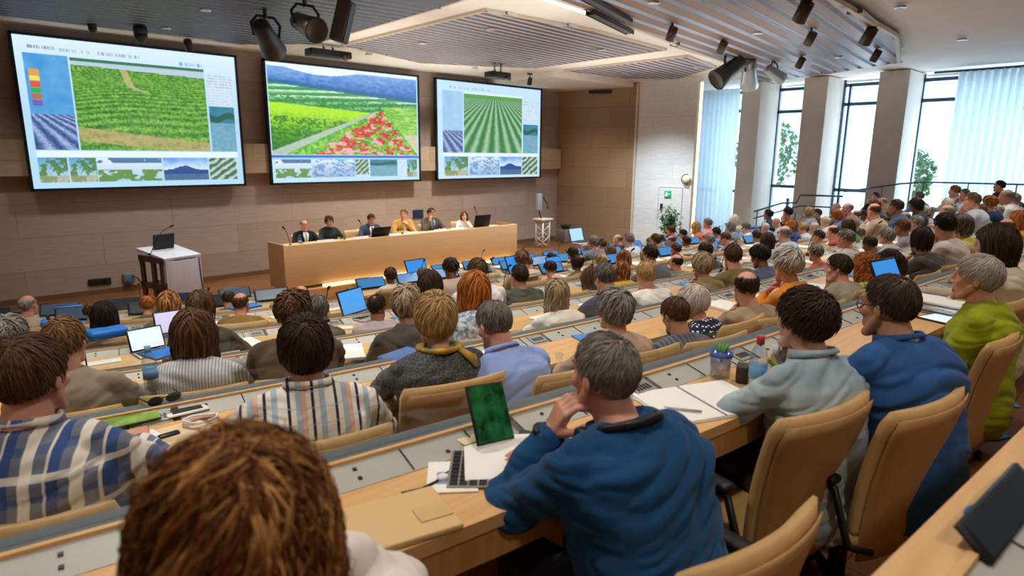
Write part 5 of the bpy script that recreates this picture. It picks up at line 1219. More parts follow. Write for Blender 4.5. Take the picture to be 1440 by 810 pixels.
 (1232, 344, 2, 20, 'm2', 'short', 'black', 'd', 'plain:#39507c', 'blue sweater', 0),
 (1268, 288, 6, 13, 'm0', 'short', 'dark', 'd', 'plain:#50607c', 'dark blue jacket', 0),
 (1266, 307, 5, 14, 'm5', 'fringe', 'grey', 'p', 'plain:#a9a2b2', 'mauve shirt', 0),
 (1269, 320, 4, 17, 'm1', 'short', 'brown', 'd', 'plain:#8f8a95', 'grey shirt', 0),
 (1281, 301, 5, 16, 'f4', 'shortf', 'lgrey', 'p', 'plain:#b7b4c4', 'pale lilac jacket', 0),
 (1284, 315, 4, 13, 'm4', 'receding', 'grey', 'p', 'plain:#97a1ae', 'blue-grey sweater', 0),
 (1331, 287, 5, 15, 'm5', 'receding', 'white', 'p', 'plain:#d8c2b4', 'pale pink shirt', 0),
 (1331, 299, 4, 15, 'm4', 'fringe', 'grey', 'p', 'plain:#e0dcd8', 'ivory shirt', 0),
 (1350, 318, 3, 22, 'f1', 'full', 'dgrey', 'p', 'plain:#c9c36a', 'pale yellow top', 0),
 (1361, 309, 4, 18, 'm5', 'fringe', 'ginger', 'p', 'plain:#7f8fae', 'blue jacket', 0),
 (1374, 280, 6, 13, 'm3', 'short', 'midbrown', 'p', 'plain:#c3cfe6', 'pale blue shirt', 0),
 (1385, 287, 2, 13, 'f4', 'curly', 'ginger', 'p', 'plain:#2d3a66', 'dark blue cardigan', 1),
 (1381, 297, 4, 15, 'm5', 'short', 'midbrown', 'p', 'plain:#3c8f4a', 'grass green jacket', 0),
 (1400, 297, 4, 16, 'f4', 'shortf', 'lgrey', 'p', 'plain:#bfc7b4', 'sage jacket', 0),
 (1409, 276, 6, 12, 'm4', 'fringe', 'grey', 'r', 'plain:#e4e6ea', 'white shirt', 0),
 (1419, 282, 5, 14, 'm5', 'short', 'grey', 'p', 'plain:#a3aabc', 'grey shirt', 0),
 (1430, 293, 4, 16, 'm5', 'short', 'brown', 'p', 'plain:#c49a80', 'salmon shirt', 0),
 (1433, 309, 3, 20, 'f4', 'bob', 'ginger', 'p', 'plain:#c8932e', 'amber top', 0),
 (1414, 320, 2, 29, 'm5', 'fringe', 'brown', 'r', 'plain:#8a93a6', 'slate blue shirt', 0),
 (1295, 338, 1, 34, 'm5', 'full', 'dark', 'p', 'plain:#55534f', 'dark grey fleece', 0),
 (1328, 318, 1, 28, 'm5', 'short', 'black', 'p', 'plain:#e0d6cf', 'white dress shirt', 0),
 (1185, 376, 1, 35, 'm3', 'short', 'dark', 'p', 'plain:#9c9484', 'grey sweater', 0),
 (1216, 374, 1, 36, 'f0', 'curlylong', 'ginger', 'l', 'mottled:#6f8a3a:#c9c98a', 'green patterned top', 0),
 (1245, 378, 1, 28, 'f2', 'curlylong', 'dark', 'd', 'plain:#3a3631', 'dark brown top', 0),
 (880, 433, 1, 50, 'f0', 'shortf', 'grey', 'l', 'plain:#b59c86', 'beige pink jacket', 1),
 (1274, 290, 4, 13, 'm0', 'full', 'black', 'd', 'plain:#3a3f4c', 'charcoal jacket', 0),
 (935, 452, 1, 30, 'm2', 'short', 'brown', 't', 'stripe:#4c5060:#6b7080:.03', 'dark pinstripe jacket', 1),
]
GAL = [
 (1292, 277, 3, 13, 'm5', 'short', 'dgrey', 'p', 'plain:#5f93d8', 'sky blue shirt', 0),
 (1342, 269, 2, 13, 'm5', 'short', 'ginger', 'p', 'plain:#cfd6e2', 'pale suit', 0),
 (1356, 274, 2, 13, 'm3', 'short', 'dgrey', 'r', 'plain:#d5e0f2', 'ice blue shirt', 0),
 (1405, 262, 2, 13, 'm4', 'short', 'black', 'r', 'plain:#23252c', 'black suit', 0),
 (1231, 277, 6, 10, 'm3', 'short', 'dark', 'p', 'plain:#272b34', 'black jacket, seated highest by the pier', 0),
 (1241, 284, 6, 11, 'm5', 'fringe', 'grey', 'p', 'plain:#8f7d6c', 'taupe jacket', 0),
]
def auto(px, py, k, wpx, force=0):
    best = None
    for kk in ([k] if force else range(0, 7)):
        r = place(px, py, kk, NOMZ)
        if not r: continue
        P, s = r; Z = (P-EYE).dot(CF); size = wpx*Z/FPX
        pen = max(0, abs(s-1)-.04)*7+abs(math.log(size/.18))*2.6+(0 if kk == k else .1)
        for q in SEATED[kk]:
            d = abs(q[0]-P.x)
            if d < .5: pen += (.5-d)*4
        if P.x > XRK[kk]-.25: pen += 5
        if kk >= 4 and AISLE[0]-.2 < P.x < AISLE[1]+(2.1 if kk == 6 else .2): pen += 2
        if best is None or pen < best[0]: best = (pen, kk, P, s)
    return best
FIX = []
for t in sorted(L, key=lambda t: -t[3]):
    px, py, k, wpx = t[:4]; pen, kk, P, s = auto(px, py, k, wpx, t[10])
    s2 = min(max(s, .88), 1.1); FIX.append((t, kk, P.x, P.y, s2, s)); SEATED[kk].append((P.x, P.y))

# people modelled one by one in the near rows
HERO = [
 # key, px, py, y, row, bearing, variant kw, hair (style, n, colour), skin, top, words
 ('curly', 335, 748, .72, 0, 8, dict(sex='f', lean=.2, seed=51, girth=1.08, vox=.006, armR='x', wristR=((.11, .24, 1.02), (-.5, -.15, .8), (-.3, .9, .2), .6, (.7, .25, -.7))), ('curlylong', 6500, 'auburn'), 'l', 'plain:#e9e2da', 'cream top in the bottom left corner, seen closest from behind'),
 ('manblue', 848, 528, .93, 0, 8, dict(sex='m', lean=.42, seed=52, girth=1.16, vox=.0045, hy=-.05, hp=-.12, armL='cheek', armR='fold', wr=.02), ('receding', 3500, 'grey'), 'p', 'plain:#174672', 'blue jacket with headphones round the neck, head on hand'),
 ('denim', 1130, 452, .80, 0, 20, dict(sex='m', lean=.19, seed=53, girth=.98, vox=.0045, hp=-.1, armR='chin', armL='desk', sleeve='roll', wr=.022), ('curly', 3500, 'dark'), 'l', 'denim:#7f98a6:#aebfc8', 'pale denim shirt with rolled sleeves, fist at chin'),
 ('blue', 1248, 432, .64, 0, 18, dict(sex='m', lean=.25, seed=54, girth=1.14, vox=.005, armL='fold', armR='fold', wr=.018), ('receding', 3000, 'darkbr'), 't', 'denim:#234a80:#2f5c98', 'deep blue shirt and glasses, arms folded on the desk'),
 ('green', 1372, 392, .58, 0, -2, dict(sex='m', lean=.06, seed=55, girth=1.1, vox=.005, hp=-.05, armL='lap', armR='lap', wr=.018), ('short', 3500, 'lgrey'), 'p', 'plain:#8e9a14', 'olive green sweater, sitting upright'),
 ('bigdark', 1398, 345, .68, 0, 0, dict(sex='f', lean=.08, seed=56, girth=1.05), ('long', 2500, 'dark'), 'l', 'plain:#c9bda8', 'beige cardigan behind the olive sweater'),
 ('plaid', 45, 532, 2.08, 1, 30, dict(sex='m', lean=.2, seed=57, girth=1.15, vox=.0055, hy=.2), ('short', 3000, 'brown'), 'r', 'plaid:#6c7386:#2f4c86:#e2dccf', 'blue and cream plaid shirt'),
 ('stripe', 430, 492, 1.98, 1, 22, dict(sex='m', lean=.14, seed=58, girth=.98, vox=.0055), ('shortf', 4500, 'dark'), 'l', 'shirtstripe:#e4dfd4:#8fb0c8:#2b3246', 'cream shirt with blue vertical stripes'),
 ('grayj', 612, 449, 2.08, 1, 20, dict(sex='f', lean=.10, seed=59, girth=1.12, vox=.0055), ('shortf', 3500, 'blond'), 'l', 'tweed:#3c3f41:#606466', 'grey tweed jacket with a yellow scarf'),
 ('bshirt', 695, 458, 2.0, 1, 6, dict(sex='m', lean=.42, hp=.25, seed=60, girth=1.05, vox=.006, armL='chin'), ('receding', 2800, 'salt'), 'p', 'plain:#8fa6de', 'light blue shirt, leaning on one hand'),
 ('polka', 974, 426, 1.86, 1, -4, dict(sex='f', lean=.34, hp=.2, hy=-.2, seed=61, girth=1.1, vox=.0065, armL='fold', armR='fold'), ('shortf', 2200, 'white'), 'p', 'dots:#20283e:#dfe3ec', 'navy polka dot blouse and glasses'),
]
for k in range(7):          # nobody sits in a neighbour's lap
    for _ in range(60):
        q = sorted([i for i in range(len(FIX)) if FIX[i][1] == k], key=lambda i: FIX[i][2])
        for a, b_ in zip(q, q[1:]):
            ga = FIX[b_][2]-FIX[a][2]; need = .47
            if ga < need:
                for i, sg in ((a, -1), (b_, 1)):
                    t = list(FIX[i]); t[2] += sg*(need-ga)*.3; t[3] = line(k, t[2]); FIX[i] = tuple(t)
ROOTS = []      # (person, row, x, y)
NV = {}
for key, px, py, y, k, brg, kw, (hs, hn, hcol), skin, top, words in HERO:
    kw.setdefault('vox', .0065); vv = build_variant(**kw); NV[key] = vv
    P = at_y(px, py, y); rz = -math.radians(brg); s = (P.z-tierz(k))/vv['hc'].z; q = rotz(rz) @ Vector((vv['hc'].x, vv['hc'].y, 0))*s
    r = person(vv, hair_mesh(hs, 70+len(ROOTS), hn), hcol, top, 'person in '+words, (P.x-q.x, P.y-q.y, tierz(k)), rz, s, skin)
    ROOTS.append((r, k, r.location.x, r.location.y, 1)); NV[key+'_root'] = r; SEATED[k].append((P.x, P.y))
for t, kk, x, y, s2, s in FIX:
    px, py, _, wpx, vk, hs, hcol, skin, top, words, _f = t; nearby = (Vector((x, y, 1))-EYE).dot(CF) < 6.0; vv = (V if nearby else VF)[vk]; rz = stage_yaw(x, y, kk); s = min(max(s*NOMZ/vv['hc'].z, .84), 1.16)
    q = rotz(rz) @ Vector((vv['hc'].x, vv['hc'].y, 0))*s; hm = None if hs is None else (HAIR if nearby else HAIRF)[hs][(px+py) % 2]
    r = person(vv, hm, hcol, top, words, (x-q.x, y-q.y, tierz(kk)), rz, s, skin, legs=random.choice(['plain:#2d3036', 'plain:#3a4152', 'plain:#5d564a', 'plain:#23283a']))
    ROOTS.append((r, kk, r.location.x, r.location.y, 0))
for t, gx, lab in zip(GAL, (16.95, 17.1, 16.75, 16.9, 17.05, 16.45), ('window gallery, at the curtain edge', 'window gallery, second before the sheer curtain', 'window gallery, third before the sheer curtain', 'window gallery, nearest the room corner', 'window gallery, topmost beside the grey pier', 'window gallery, just below the topmost by the pier')):
    px, py, _, wpx, vk, hs, hcol, skin, top, words, _f = t; vv = VF[vk]; P = at_x(px, py, gx); gz = -.2 if P.y < 3.3 else -.45
    if P.y > 5.7: gz = -.45
    s = min(max((P.z-gz)/vv['hc'].z, .86), 1.16); rz = stage_yaw(P.x, P.y, 3, .9); q = rotz(rz) @ Vector((vv['hc'].x, vv['hc'].y, 0))*s
    r = person(vv, None if hs is None else HAIRF[hs][0], hcol, top, f'person in {words}, seated in the {lab}'.replace(', seated highest by the pier', ''), (P.x-q.x, P.y-q.y, gz), rz, s, skin)
    ROOTS.append((r, 99, r.location.x, r.location.y, 1))
PROW = {0: 'the nearest row', 1: 'the second nearest row', 2: 'the third nearest row', 3: 'the fourth nearest row', 4: 'the third row from stage', 5: 'the second row from stage', 6: 'the row nearest the stage'}
# a chair under everyone, empty chairs in the gaps
for k in range(0, 7):
    rs = sorted([q for q in ROOTS if q[1] == k], key=lambda q: q[2]); spots = []
    for i, (r, _, x, y, done) in enumerate(rs):
        if not done: r['label'] = f"person in {r['label']}, {ORD[i+1]} from left in {PROW[k]}"
        d = rotz(yaw_at(k, x)*.6+r.rotation_euler.z*.4) @ Vector(((-.03, -.04, 0) if x < 1.3 else (-.08, .04, 0) if x < 2 else (-.15, .12, 0)) if k == 0 else (0, .06, 0)); spots.append((x+d.x+(.2 if 'light blue shirt, leaning' in r['label'] else 0), y+d.y, yaw_at(k, x)*.6+r.rotation_euler.z*.4, True))
    xs_ = sorted(p[0] for p in spots); lim = (0.0 if k < 2 else -.6, min(XRK[k]-.4, 16.9)); ext = [lim[0]-.3]+xs_+[lim[1]+.3]
    if k == 0: ext = xs_
    for a, b_ in zip(ext, ext[1:]):
        n = int((b_-a)/.64)-1
        for j in range(n):
            x = a+(b_-a)*(j+1)/(n+1)
            if k >= 4 and AISLE[0]-.3 < x < AISLE[1]+(2.2 if k == 6 else .35): continue
            px, py = off(k, x, -.02); spots.append((px, py, yaw_at(k, x), False))
    for i, (x, y, rz, occ) in enumerate(sorted(spots)):
        chair(x, y, tierz(k), rz, f"tan leather conference chair, {ORD[i+1] if i+1 < len(ORD) else str(i+1)+'th'} from left in {PROW[k]}", 'tan conference chairs of the audience').scale = (1, 1, .95 if k == 0 else 1)
for (r, k, x, y, done) in ROOTS:
    if k == 99:
        d = rotz(r.rotation_euler.z) @ Vector((0, .06, 0)); chair(x+d.x, y+d.y, r.location.z, r.rotation_euler.z, 'tan conference chair in the window gallery under the '+r['label'].split(',')[0], 'tan conference chairs of the audience')
# things worn by the near people
for key in ('denim', 'blue', 'plaid', 'stripe', 'bshirt'):
    rg = NV[key]['rig']; b = MB(); pts = [rg.P(1.035-.012*math.sin(q), .083*math.cos(q), -.008+.083*math.sin(q)) for q in np.linspace(-PI*1.35, PI*.35, 26)]
    vs = [p for p in pts]; up = [rg.P(1.035+.04*(1-.35*abs(math.cos((q)))), .072*math.cos(q), -.004+.074*math.sin(q)) for q in np.linspace(-PI*1.35, PI*.35, 26)]; n_ = len(pts)
    b.add(vs+up, [(i, i+1, n_+i+1, n_+i) for i in range(n_-1)], 0, True); o = b.build('collar', cloth([h for h in HERO if h[0] == key][0][9]), NV[key+'_root']); sm_ = o.modifiers.new('thick', 'SOLIDIFY'); sm_.thickness = .009; sm_.offset = 0
rb = NV['manblue_root']; vb = NV['manblue']; b = MB(); rg = vb['rig']
b.tube([rg.P(1.03-.02*math.sin(q)*0, .095*math.cos(q), -.02+.1*math.sin(q)) for q in np.linspace(-PI*.95, .0-.05, 18)], .012, 8); b.build('headphone_band', M_black, rb)
for s_ in (-1, 1): b = MB(); c = rg.P(1.0, s_*.1, .03); b.rbox(c, (.04, .06, .085), .015); b.build('headphone_cup', M_dark, rb)
b = MB(); w_, wd = vb['wrists'][-1]; xa = wd.cross(Vector((0, 1, 0))).normalized(); ya = wd.cross(xa); w_ = w_-wd*.012
b.tube([w_+xa*.036*math.cos(q)+ya*.036*math.sin(q) for q in np.linspace(0, 2*PI, 17)], .014, 6, flat=1.6); b.build('wristwatch', M_black, rb)
glasses(NV['blue_root'], NV['blue']); glasses(NV['polka_root'], NV['polka'])
b = MB(); rg = NV['grayj']['rig']
b.tube([rg.P(1.035, .085*math.cos(q), -.012+.085*math.sin(q)) for q in np.linspace(0, 2*PI, 20)], [.018+.005*math.sin(3*q) for q in np.linspace(0, 2*PI, 20)], 8, flat=.7); b.tube([rg.P(1.03, .07, -.07), rg.P(.99, .12, -.10), rg.P(.955, .13, -.12)], [.02, .034, .012], 8, flat=.5)
b.build('scarf', noise_mat('yellow_scarf', '#d9a41c', '#5f6b45', 14), NV['grayj_root'])

# ------------------------------------------------------------------ the panel members
PANEL = [(432, 318, 'm0', 'fringe', 'dark', 'r', 'plain:#16181d', 'black suit with pale green tie, first from the lectern side', '#7fa89a', '#e8ecec'), (467, 312, 'f0', 'bun', 'dark', 't', 'plain:#1d2b24', 'dark green top, second from the lectern side', None, None), (526, 309, 'm2', 'short', 'dark', 't', 'plain:#39465e', 'navy jacket and dark tie, third from the lectern side', '#20242c', '#e9eef2'),
 (572, 302, 'm5', 'short', 'midbrown', 'p', 'plain:#b28a45', 'mustard tan jacket, fourth from the lectern side', None, '#d9dde2'), (611, 300, 'm3', 'short', 'dark', 't', 'plain:#4d443c', 'brown jacket and blue shirt, hand at cheek', '#3d4c70', '#9fc0e0'), (657, 304, 'f1', 'bob', 'brown', 'l', 'plain:#cfcac0', 'pale jacket, farthest from the lectern', None, None)]
for px, py, vk, hs, hcol, skin, top, words, tie, shirt in PANEL:
    vv = VF[vk]; P = at_y(px, py, PY+.78); s = min(max((P.z-DZ)/vv['hc'].z, .8), 1.12); rz = PI-math.radians(8); q = rotz(rz) @ Vector((vv['hc'].x, vv['hc'].y, 0))*s
    r = person(vv, HAIRF[hs][0], hcol, top, 'panel member in '+words, (P.x-q.x, P.y-q.y+.12, DZ), rz, s, skin, group='panel members'); r.name = 'person'
    rg = vv['rig']
    if shirt:
        b = MB(); vs = []
        for h, w_ in ((1.02, .045), (.97, .06), (.9, .045), (.8, .03), (.7, .008)):
            for x_ in (-w_, 0, w_): vs.append(rg.P(h, x_, .137+(.012 if x_ == 0 else 0)-(.065 if h > 1 else .02 if h > .95 else 0)))
        b.add(vs+[v-Vector((0, .03, 0)) for v in vs], [(i*3+j, i*3+j+1, i*3+j+4, i*3+j+3) for i in range(4) for j in range(2)], 0, True); b.build('shirt_front', mat('shirt'+shirt, shirt, .8), r)
    if tie:
        b = MB(); b.tube([rg.P(1.0, 0, .098), rg.P(.97, 0, .135), rg.P(.85, 0, .158), rg.P(.68, 0, .15)], [.016, .018, .026, .03], 8, flat=.25); b.build('tie', mat('tie'+tie, tie, .6), r)
    chair(r.location.x, r.location.y-.05, DZ, rz, 'conference chair under the panel member in '+words.split(',')[0], 'chairs behind the panel desk')
p = at_y(503, 316, PY+.95); chair(p.x, PY+.95, DZ, PI, 'empty conference chair between the second and third panel members', 'chairs behind the panel desk')

# ------------------------------------------------------------------ things on the desks
def dtop(k, px, py, dz=0): return at_z(px, py, tierz(k)+DESKTOP+dz+.001)
def slab(name, p, d, rz, m, label, cat, group=None, r=.003, parts=()):
    o = MB().rbox((0, 0, d[2]/2), d, r).build(name, m); o.location = p; o.rotation_euler = (0, 0, rz); tag(o, label, cat, group)
    for nm, mb, mm in parts: mb.build(nm, mm, o)
    return o
M_pap = mat('sheet_white', '#eeeeea', .8); M_ink = mat('grey_print', '#9aa1a8', .8); M_bluec = mat('folder_blue', '#1f6fc0', .5)
def printed(w_, h_, z, n=7):
    b = MB()
    for i in range(n): b.box((-w_*.06*(i % 3 == 2), h_*(.36-.72*i/(n-1)), z), (w_*(.76-.12*(i % 3 == 2)), h_*.022, .0006))
    return b
a0 = yaw_at(0, 1.2)
slab('folder', dtop(0, 552, 738), (.27, .19, .016), a0-.12, mat('folder_buff', '#d5b683', .6), 'closed buff folder on the nearest desk in front of the cream top', 'folder', None, .004, [('flap', MB().rbox((.09, -.02, .0175), (.08, .06, .003), .001), mat('folder_flap', '#cfae7a', .6))])
p = dtop(0, 600, 685); r = thing('earpiece', 'dark earpiece with a white bud lying on the nearest desk', 'earpiece', p, a0); b = MB(); b.tube([(-.07, 0, .006), (-.02, -.01, .006), (.03, 0, .006), (.055, .02, .006)], .004, 6); b.build('wire', M_black, r); MB().ell((.05, .005, .009), (.016, .013, .009)).build('ear_bud', mat('bud_white', '#f0f0ee', .4), r); b = MB(); b.tube([(.055, .02, .006), (.085, .03, .006), (.1, 0, .006)], .0015, 5); b.build('cable', M_black, r)
slab('leaflet', dtop(0, 636, 671), (.13, .16, .004), a0-.55, M_pap, 'white leaflet with a small picture beside the black keyboard tablet', 'leaflet', None, .001, [('picture', MB().box((0, -.01, .0045), (.08, .06, .001)), mat('leaflet_picture', '#8fa0c8', .7))])
kb = MB()
for i in range(4):
    for j in range(9): kb.box((-.038+.025*i, -.085+.021*j, .009), (.02, .016, .003))
slab('keyboard_tablet', dtop(0, 661, 661), (.11, .2, .008), a0-.62, mat('tablet_grey', '#8b8378', .4), 'slim black keyboard tablet at the elbow of the blue jacket', 'tablet', None, .003, [('keys', kb, M_black)])
slab('notepad', dtop(0, 706, 645), (.21, .26, .012), a0-.55, M_pap, 'blank white notepad at the elbow of the blue jacket', 'notepad', None, .003)
slab('phone', dtop(0, 738, 624), (.075, .15, .009), a0-1.0, mat('phone_navy', '#232b40', .25), 'dark blue phone lying at the console behind the notepad', 'phone', None, .004)
slab('paper_sheet', dtop(0, 775, 640), (.2, .27, .003), a0-.3, M_pap, 'white printed sheet under the watch arm of the blue jacket', 'paper', None, .001, [('print', printed(.2, .27, .0034), M_ink)])
p = dtop(0, 698, 622, .02); o = thing('picture_tablet', 'upright tablet with a dark green picture leaning on the nearest console', 'tablet', p, a0+.12); R = Matrix.Rotation(math.radians(-28), 3, 'X') @ Matrix.Rotation(.12, 3, 'Y')
MB().rbox(R @ Vector((0, 0, .085)), (.135, .008, .17), .003, R).build('case', M_black, o); MB().box(R @ Vector((0, -.005, .085)), (.125, .002, .16), R).build('display', noise_mat('tablet_forest', '#0f3a20', '#2f8a4e', 22, rough=.2), o)
slab('access_card', at_z(663, 617, tierz(0)+DESKTOP+.012), (.09, .06, .006), a0+.05, mat('card_cream', '#e2d3b0', .5), 'cream card with a blue mark stuck on the nearest console', 'card', None, .002, [('mark', MB().box((.025, 0, .0065), (.012, .035, .001)), M_bluec)])
p = dtop(0, 985, 566); o = slab('open_booklet', p, (.4, .28, .004), a0-.28, M_pap, 'large open white booklet on the nearest desk between blue jacket and denim shirt', 'booklet', None, .001, [('page', MB().rbox((.1, 0, .007), (.2, .275, .006), .002), M_pap), ('page', MB().rbox((-.1, 0, .007), (.19, .275, .005), .002), M_pap), ('fold', MB().box((0, 0, .0105), (.005, .27, .001)), M_ink)])
p = dtop(0, 960, 577, .012); o = MB().tube([(0, -.06, .004), (0, .05, .004), (.0, .06, .004)], [.004, .004, .001], 8).build('pen', M_alu); o.location = p; o.rotation_euler = (0, 0, .5); tag(o, 'silver pen lying on the open white booklet', 'pen')
M_cup = clear_mat('clear_cup', (.93, .93, .98, 1))
p = dtop(0, 1012, 530); r = thing('plastic_cup', 'clear plastic cup of water with a blue rim on the nearest desk', 'cup', p); MB().lathe([(.036, 0), (.042, .11), (.040, .11), (.034, .004)]).build('cup_wall', M_cup, r); MB().lathe([(.042, .085), (.0435, .085), (.0435, .1), (.042, .1)]).build('rim_band', mat('cup_blue', '#3f63b8', .4), r); MB().lathe([(.001, .004), (.034, .006), (.037, .06), (.001, .06)]).build('water', M_cup, r)
b = MB()
for i in range(14): q = i*2.4; b.tube([(.0, 0, .06), (.014*math.cos(q), .014*math.sin(q), .10), (.03*math.cos(q)+.01, .03*math.sin(q), .125+.008*(i % 3))], [.002, .006, .001], 5, flat=.3)
b.build('mint_sprig', mat('mint_green', '#5f9a4a', .6), r)
p = dtop(0, 1044, 537); r = thing('spectacle_case', 'dark spectacle case with a mustard side standing beside the plastic cup', 'case', p, .4); MB().rbox((0, 0, .035), (.06, .05, .07), .012).build('case_body', mat('case_brown', '#3a2f28', .5), r); MB().rbox((.033, 0, .035), (.008, .046, .064), .003).build('case_side', mat('case_mustard', '#9a8a3a', .5), r)
bottle(*dtop(0, 1063, 552), 'clear water bottle with a red cap, nearest the spectacle case', 'bottles on the nearest desk', .21, '#b8323a'); bottle(*dtop(0, 1085, 560), 'clear water bottle touching the denim sleeve', 'bottles on the nearest desk', .19, '#d8dde0')
p = dtop(0, 1095, 528); r = thing('snack_packet', 'shiny yellow snack packet on the nearest desk behind the bottles', 'packet', p, .8); MB().rbox((0, 0, .045), (.1, .045, .09), .02).build('packet_body', mat('packet_yellow', '#c9b021', .35), r); MB().box((0, -.0, .04), (.104, .05, .012)).build('band', mat('packet_green', '#3e5f2a', .4), r)
# right end of the nearest desk
for i in range(6):
    p = dtop(0, 1316, 437); slab('booklet', (p.x+.012*math.sin(i*2), p.y+.012*math.cos(i*3), p.z+.011*i), (.21, .29, .0105), -.25+.08*math.sin(i*1.7), M_pap if i % 2 else mat('booklet_grey', '#b9bec6', .7), f'{"white" if i % 2 else "pale grey"} booklet, {ORD[i+1]} from the bottom of the stack by the olive sweater', 'booklet', 'stacked booklets on the nearest desk', .002)
laptop(*dtop(0, 1283, 420), -.15, 'blue-lit laptop on the nearest desk beside the stacked booklets', 25, None, M_scrblue, .95)
slab('tablet_screen', dtop(0, 1338, 452), (.2, .26, .008), -.3, M_dark, 'flat tablet with a pale lit screen before the olive sweater', 'tablet', None, .004, [('display', MB().box((0, 0, .0087), (.18, .23, .0012)), M_scrwhite)])
# second nearest desk, left end
slab('picture_folder', dtop(1, 180, 588, .02), (.2, .15, .006), -.05, noise_mat('meadow_cover', '#4f7a1e', '#86a83a', 14, rough=.5), 'green meadow-covered folder on the second nearest desk by the plaid shirt', 'folder', None, .002)
slab('blue_booklet', dtop(1, 224, 578, .012), (.2, .14, .006), -.02, M_bluec, 'bright blue booklet on the second nearest desk under dark sunglasses', 'booklet', None, .002)
p = dtop(1, 232, 566, .03); r = thing('sunglasses', 'dark sunglasses resting on the bright blue booklet', 'sunglasses', p, .1); 
for sd in (-1, 1): MB().ell((sd*.034, 0, .015), (.03, .006, .02)).build('lens', M_black, r)
b = MB(); b.tube([(-.012, 0, .02), (0, 0, .024), (.012, 0, .02)], .003, 6); b.tube([(-.064, 0, .02), (-.068, .09, .016)], .003, 6); b.tube([(.064, 0, .02), (.068, .09, .016)], .003, 6); b.build('frame', M_black, r)
p = dtop(1, 284, 596); r = thing('cable_coil', 'white and red coiled cable on the second nearest desk', 'cable', p); b = MB(); b.tube([((.06+.006*math.sin(5*q))*math.cos(q), (.045+.004*math.cos(3*q))*math.sin(q), .006+.003*math.sin(q*1.3)+.0012*q) for q in np.linspace(0, 6*PI, 90)], .004, 6); b.build('coil', mat('cable_white', '#e8e4e4', .5), r); MB().tube([(.055*math.cos(q), .04*math.sin(q), .004) for q in np.linspace(0, 4, 30)], .003, 6).build('red_wire', mat('cable_red', '#b8474a', .5), r)
slab('reader_device', dtop(1, 262, 577, .01), (.15, .1, .008), -.05, mat('reader_white', '#d9dad8', .4), 'white device with a dark screen beside the bright blue booklet', 'device', None, .003, [('display', MB().box((0, 0, .0086), (.11, .07, .0012)), M_black)])
slab('paper_sheet', dtop(1, 232, 617), (.3, .2, .003), .0, mat('kraft_paper', '#d9c29a', .8), 'kraft paper sheet in front of the plaid shirt', 'paper', None, .001)
slab('phone', dtop(1, 238, 612, .004), (.07, .03, .008), .1, M_dark, 'small dark phone on the kraft paper sheet', 'phone', None, .003)
slab('blue_pouch', dtop(1, 567, 505, .0), (.22, .16, .03), .2, mat('pouch_blue', '#4d6fb8', .6), 'blue pouch on the second nearest desk beside the tweed jacket', 'pouch', None, .012)
slab('yellow_pencil', dtop(1, 620, 486, .03), (.16, .008, .008), .25, mat('pencil_yellow', '#d8b02a', .5), 'yellow pencil on the desk ahead of the tweed jacket', 'pencil')
# laptops farther on
laptop(*dtop(3, 216, 497), .1, 'open laptop with a white page, left of the striped blouse', 22, None, M_scrwhite, .72)
laptop(*dtop(3, 250, 474), -.05, 'open laptop with a lilac page behind the white-page laptop', 20, None, mat('screen_lilac', '#c9c6ee', .3, emit='#cfd0f2', estr=.5), .8)
laptop(*dtop(3, 515, 446), .35, 'large open laptop with a plain bright blue screen at the aisle', 18, None, mat('screen_plain_blue', '#3f8fdc', .3, emit='#4d9ce8', estr=.6), 1.0)
laptop(*dtop(5, 820, 342), .0, 'open laptop glowing pale blue near the stage corner', 18, None, mat('screen_pale', '#9cc8ff', .3, emit='#9fd0ff', estr=.7), 1.3)
laptop(*dtop(5, 598, 393), .1, 'open laptop with a red bar on its blue page by the blue shirt', 22, None, M_scrblue, 1.2)
laptop(*dtop(3, 740, 388), .05, 'open laptop beside the dark green sweater', 25, None, M_scrblue)
laptop(*dtop(4, 790, 383), .0, 'small open laptop near the cream shirt, third desk from stage', 25, None, M_scrblue, .9)
for i, (px, py, k, lab) in enumerate(((82, 458, 4, 'bright blue bag on the desk right of the tan shirt'), (98, 440, 5, 'small blue pouch on the second desk from the stage'), (120, 470, 3, 'flat blue folder by the person in brown top'), (152, 474, 3, 'blue carry bag beside the peach top'), (345, 433, 3, 'blue tablet beside the mustard brown jacket'), (238, 497, 2, 'blue folder lying left of the brown leather jacket'))):
    slab('blue_bag' if 'bag' in lab else 'blue_folder', dtop(k, px, py), (.26, .16, .07 if 'bag' in lab or 'pouch' in lab else .02), .1*i-.2, mat('nylon_blue', '#1d74cf', .5), lab, 'bag' if 'bag' in lab or 'pouch' in lab else 'folder', None, .02 if 'bag' in lab else .006)
bottle(*dtop(1, 214, 548), 'squat clear bottle with a blue cap before the draped grey jacket', None, .2, '#7fb4dc')
# jacket hung over a chair
c = at_z(272, 540, tierz(2)+.8); r = thing('draped_jacket', 'grey jacket draped over the chair of the striped blouse', 'jacket', (c.x, c.y, tierz(2)), yaw_at(2, c.x)*.6)
b = MB(); b.cap((-.27, 0, .80), (.27, 0, .84), .05, .055, 14); b.cap((-.27, 0, .80), (-.30, -.04, .58), .06, .045, 12); b.cap((.27, 0, .84), (.31, -.05, .62), .062, .045, 12)
for x in np.linspace(-.22, .22, 7): b.cap((x, -.03, .8), (x*1.02, -.055, .52), .042, .03, 10)
me = skinify(b, 'jacket_cloth', .012, 4, .02, 9, 5); me.materials.append(cloth('plain:#8f8d88')); o = bpy.data.objects.new('jacket_cloth', me); COL.objects.link(o); o.parent = r
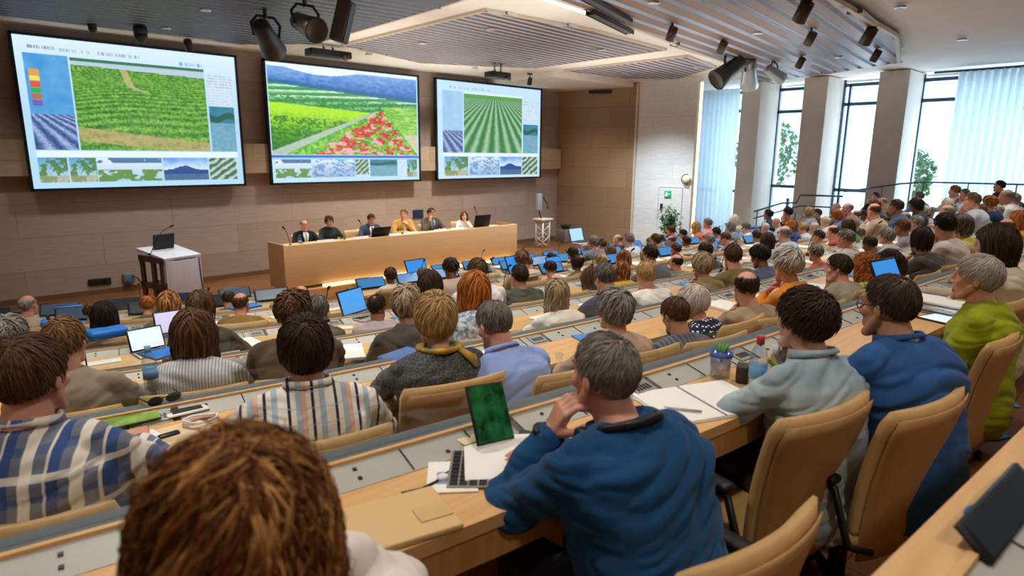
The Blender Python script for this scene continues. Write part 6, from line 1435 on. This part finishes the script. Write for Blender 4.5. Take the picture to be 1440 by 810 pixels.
# papers, cards and folders scattered at the seats, each row by row
PAPW = {0: 'nearest desk', 1: 'second nearest desk', 2: 'third nearest desk', 3: 'fourth nearest desk', 4: 'third desk from stage', 5: 'second desk from stage', 6: 'desk nearest the stage'}
KINDS = [('paper_sheet', 'white paper sheet', 'paper', (.21, .29, .003), M_pap), ('paper_stack', 'stack of white papers', 'papers', (.22, .29, .022), M_pap), ('name_card', 'pale name card', 'card', (.22, .09, .008), mat('card_white', '#dfe5e6', .6)), ('blue_folder', 'blue paper folder', 'folder', (.24, .30, .008), mat('folder_sky', '#3f86cf', .5)), ('phone', 'black phone', 'phone', (.075, .15, .01), M_black), ('notebook', 'dark notebook', 'notebook', (.16, .22, .016), mat('notebook_dark', '#3a3f4a', .6))]
for k in (1, 2, 3, 4, 5, 6):
    cnt = {}; x = .2+.17*k
    lst = []
    while x < XRK[k]-.6:
        if not (k >= 4 and AISLE[0]-.25 < x < AISLE[1]+(2.4 if k == 6 else .3)):
            kd = random.choices(range(6), (5, 3, 3, 2.2, 1.2, 1.2))[0]; u = random.uniform(.33, .40); lst.append((x, kd, u, random.uniform(-.35, .35)))
        x += random.uniform(.34, .85)
    for x, kd, u, rz in lst:
        nm, words, cat, d, m = KINDS[kd]; cnt[kd] = cnt.get(kd, 0)+1
        px, py = off(k, x, u); slab(nm, (px, py, tierz(k)+DESKTOP+.001), d, yaw_at(k, x)+rz, m, f'{words}, {ORD[cnt[kd]]} from left of its kind on the {PAPW[k]}', cat, f'{words}s on the {PAPW[k]}', .002)
# blue papers on the floor behind the near chairs
for i, (px, py) in enumerate(((1352, 603), (1388, 607), (1405, 566))):
    p = at_z(px, py, .004); slab('blue_leaflet', p, (.2, .12, .004), .3+.9*i, mat('leaflet_blue', '#2f86d8', .6), ['blue leaflet on the floor, nearest the deep blue shirt', 'blue leaflet on the floor, the middle of three behind the chairs', 'pale blue leaflet on the floor, farthest along behind the chairs'][i], 'leaflet', 'blue leaflets on the floor', .001)
p = at_z(1378, 728, tierz(-1)+DESKTOP+.03); r = thing('lanyard', 'blue lanyard looped over the flip screen in the bottom right corner', 'lanyard', p); MB().tube([(.03*math.cos(q), .02*math.sin(q), .006*math.sin(q*2)) for q in np.linspace(0, 5.6, 20)], .004, 6).build('strap', M_bluec, r); MB().box((.03, -.012, 0), (.015, .006, .025)).build('clip', M_alu, r)
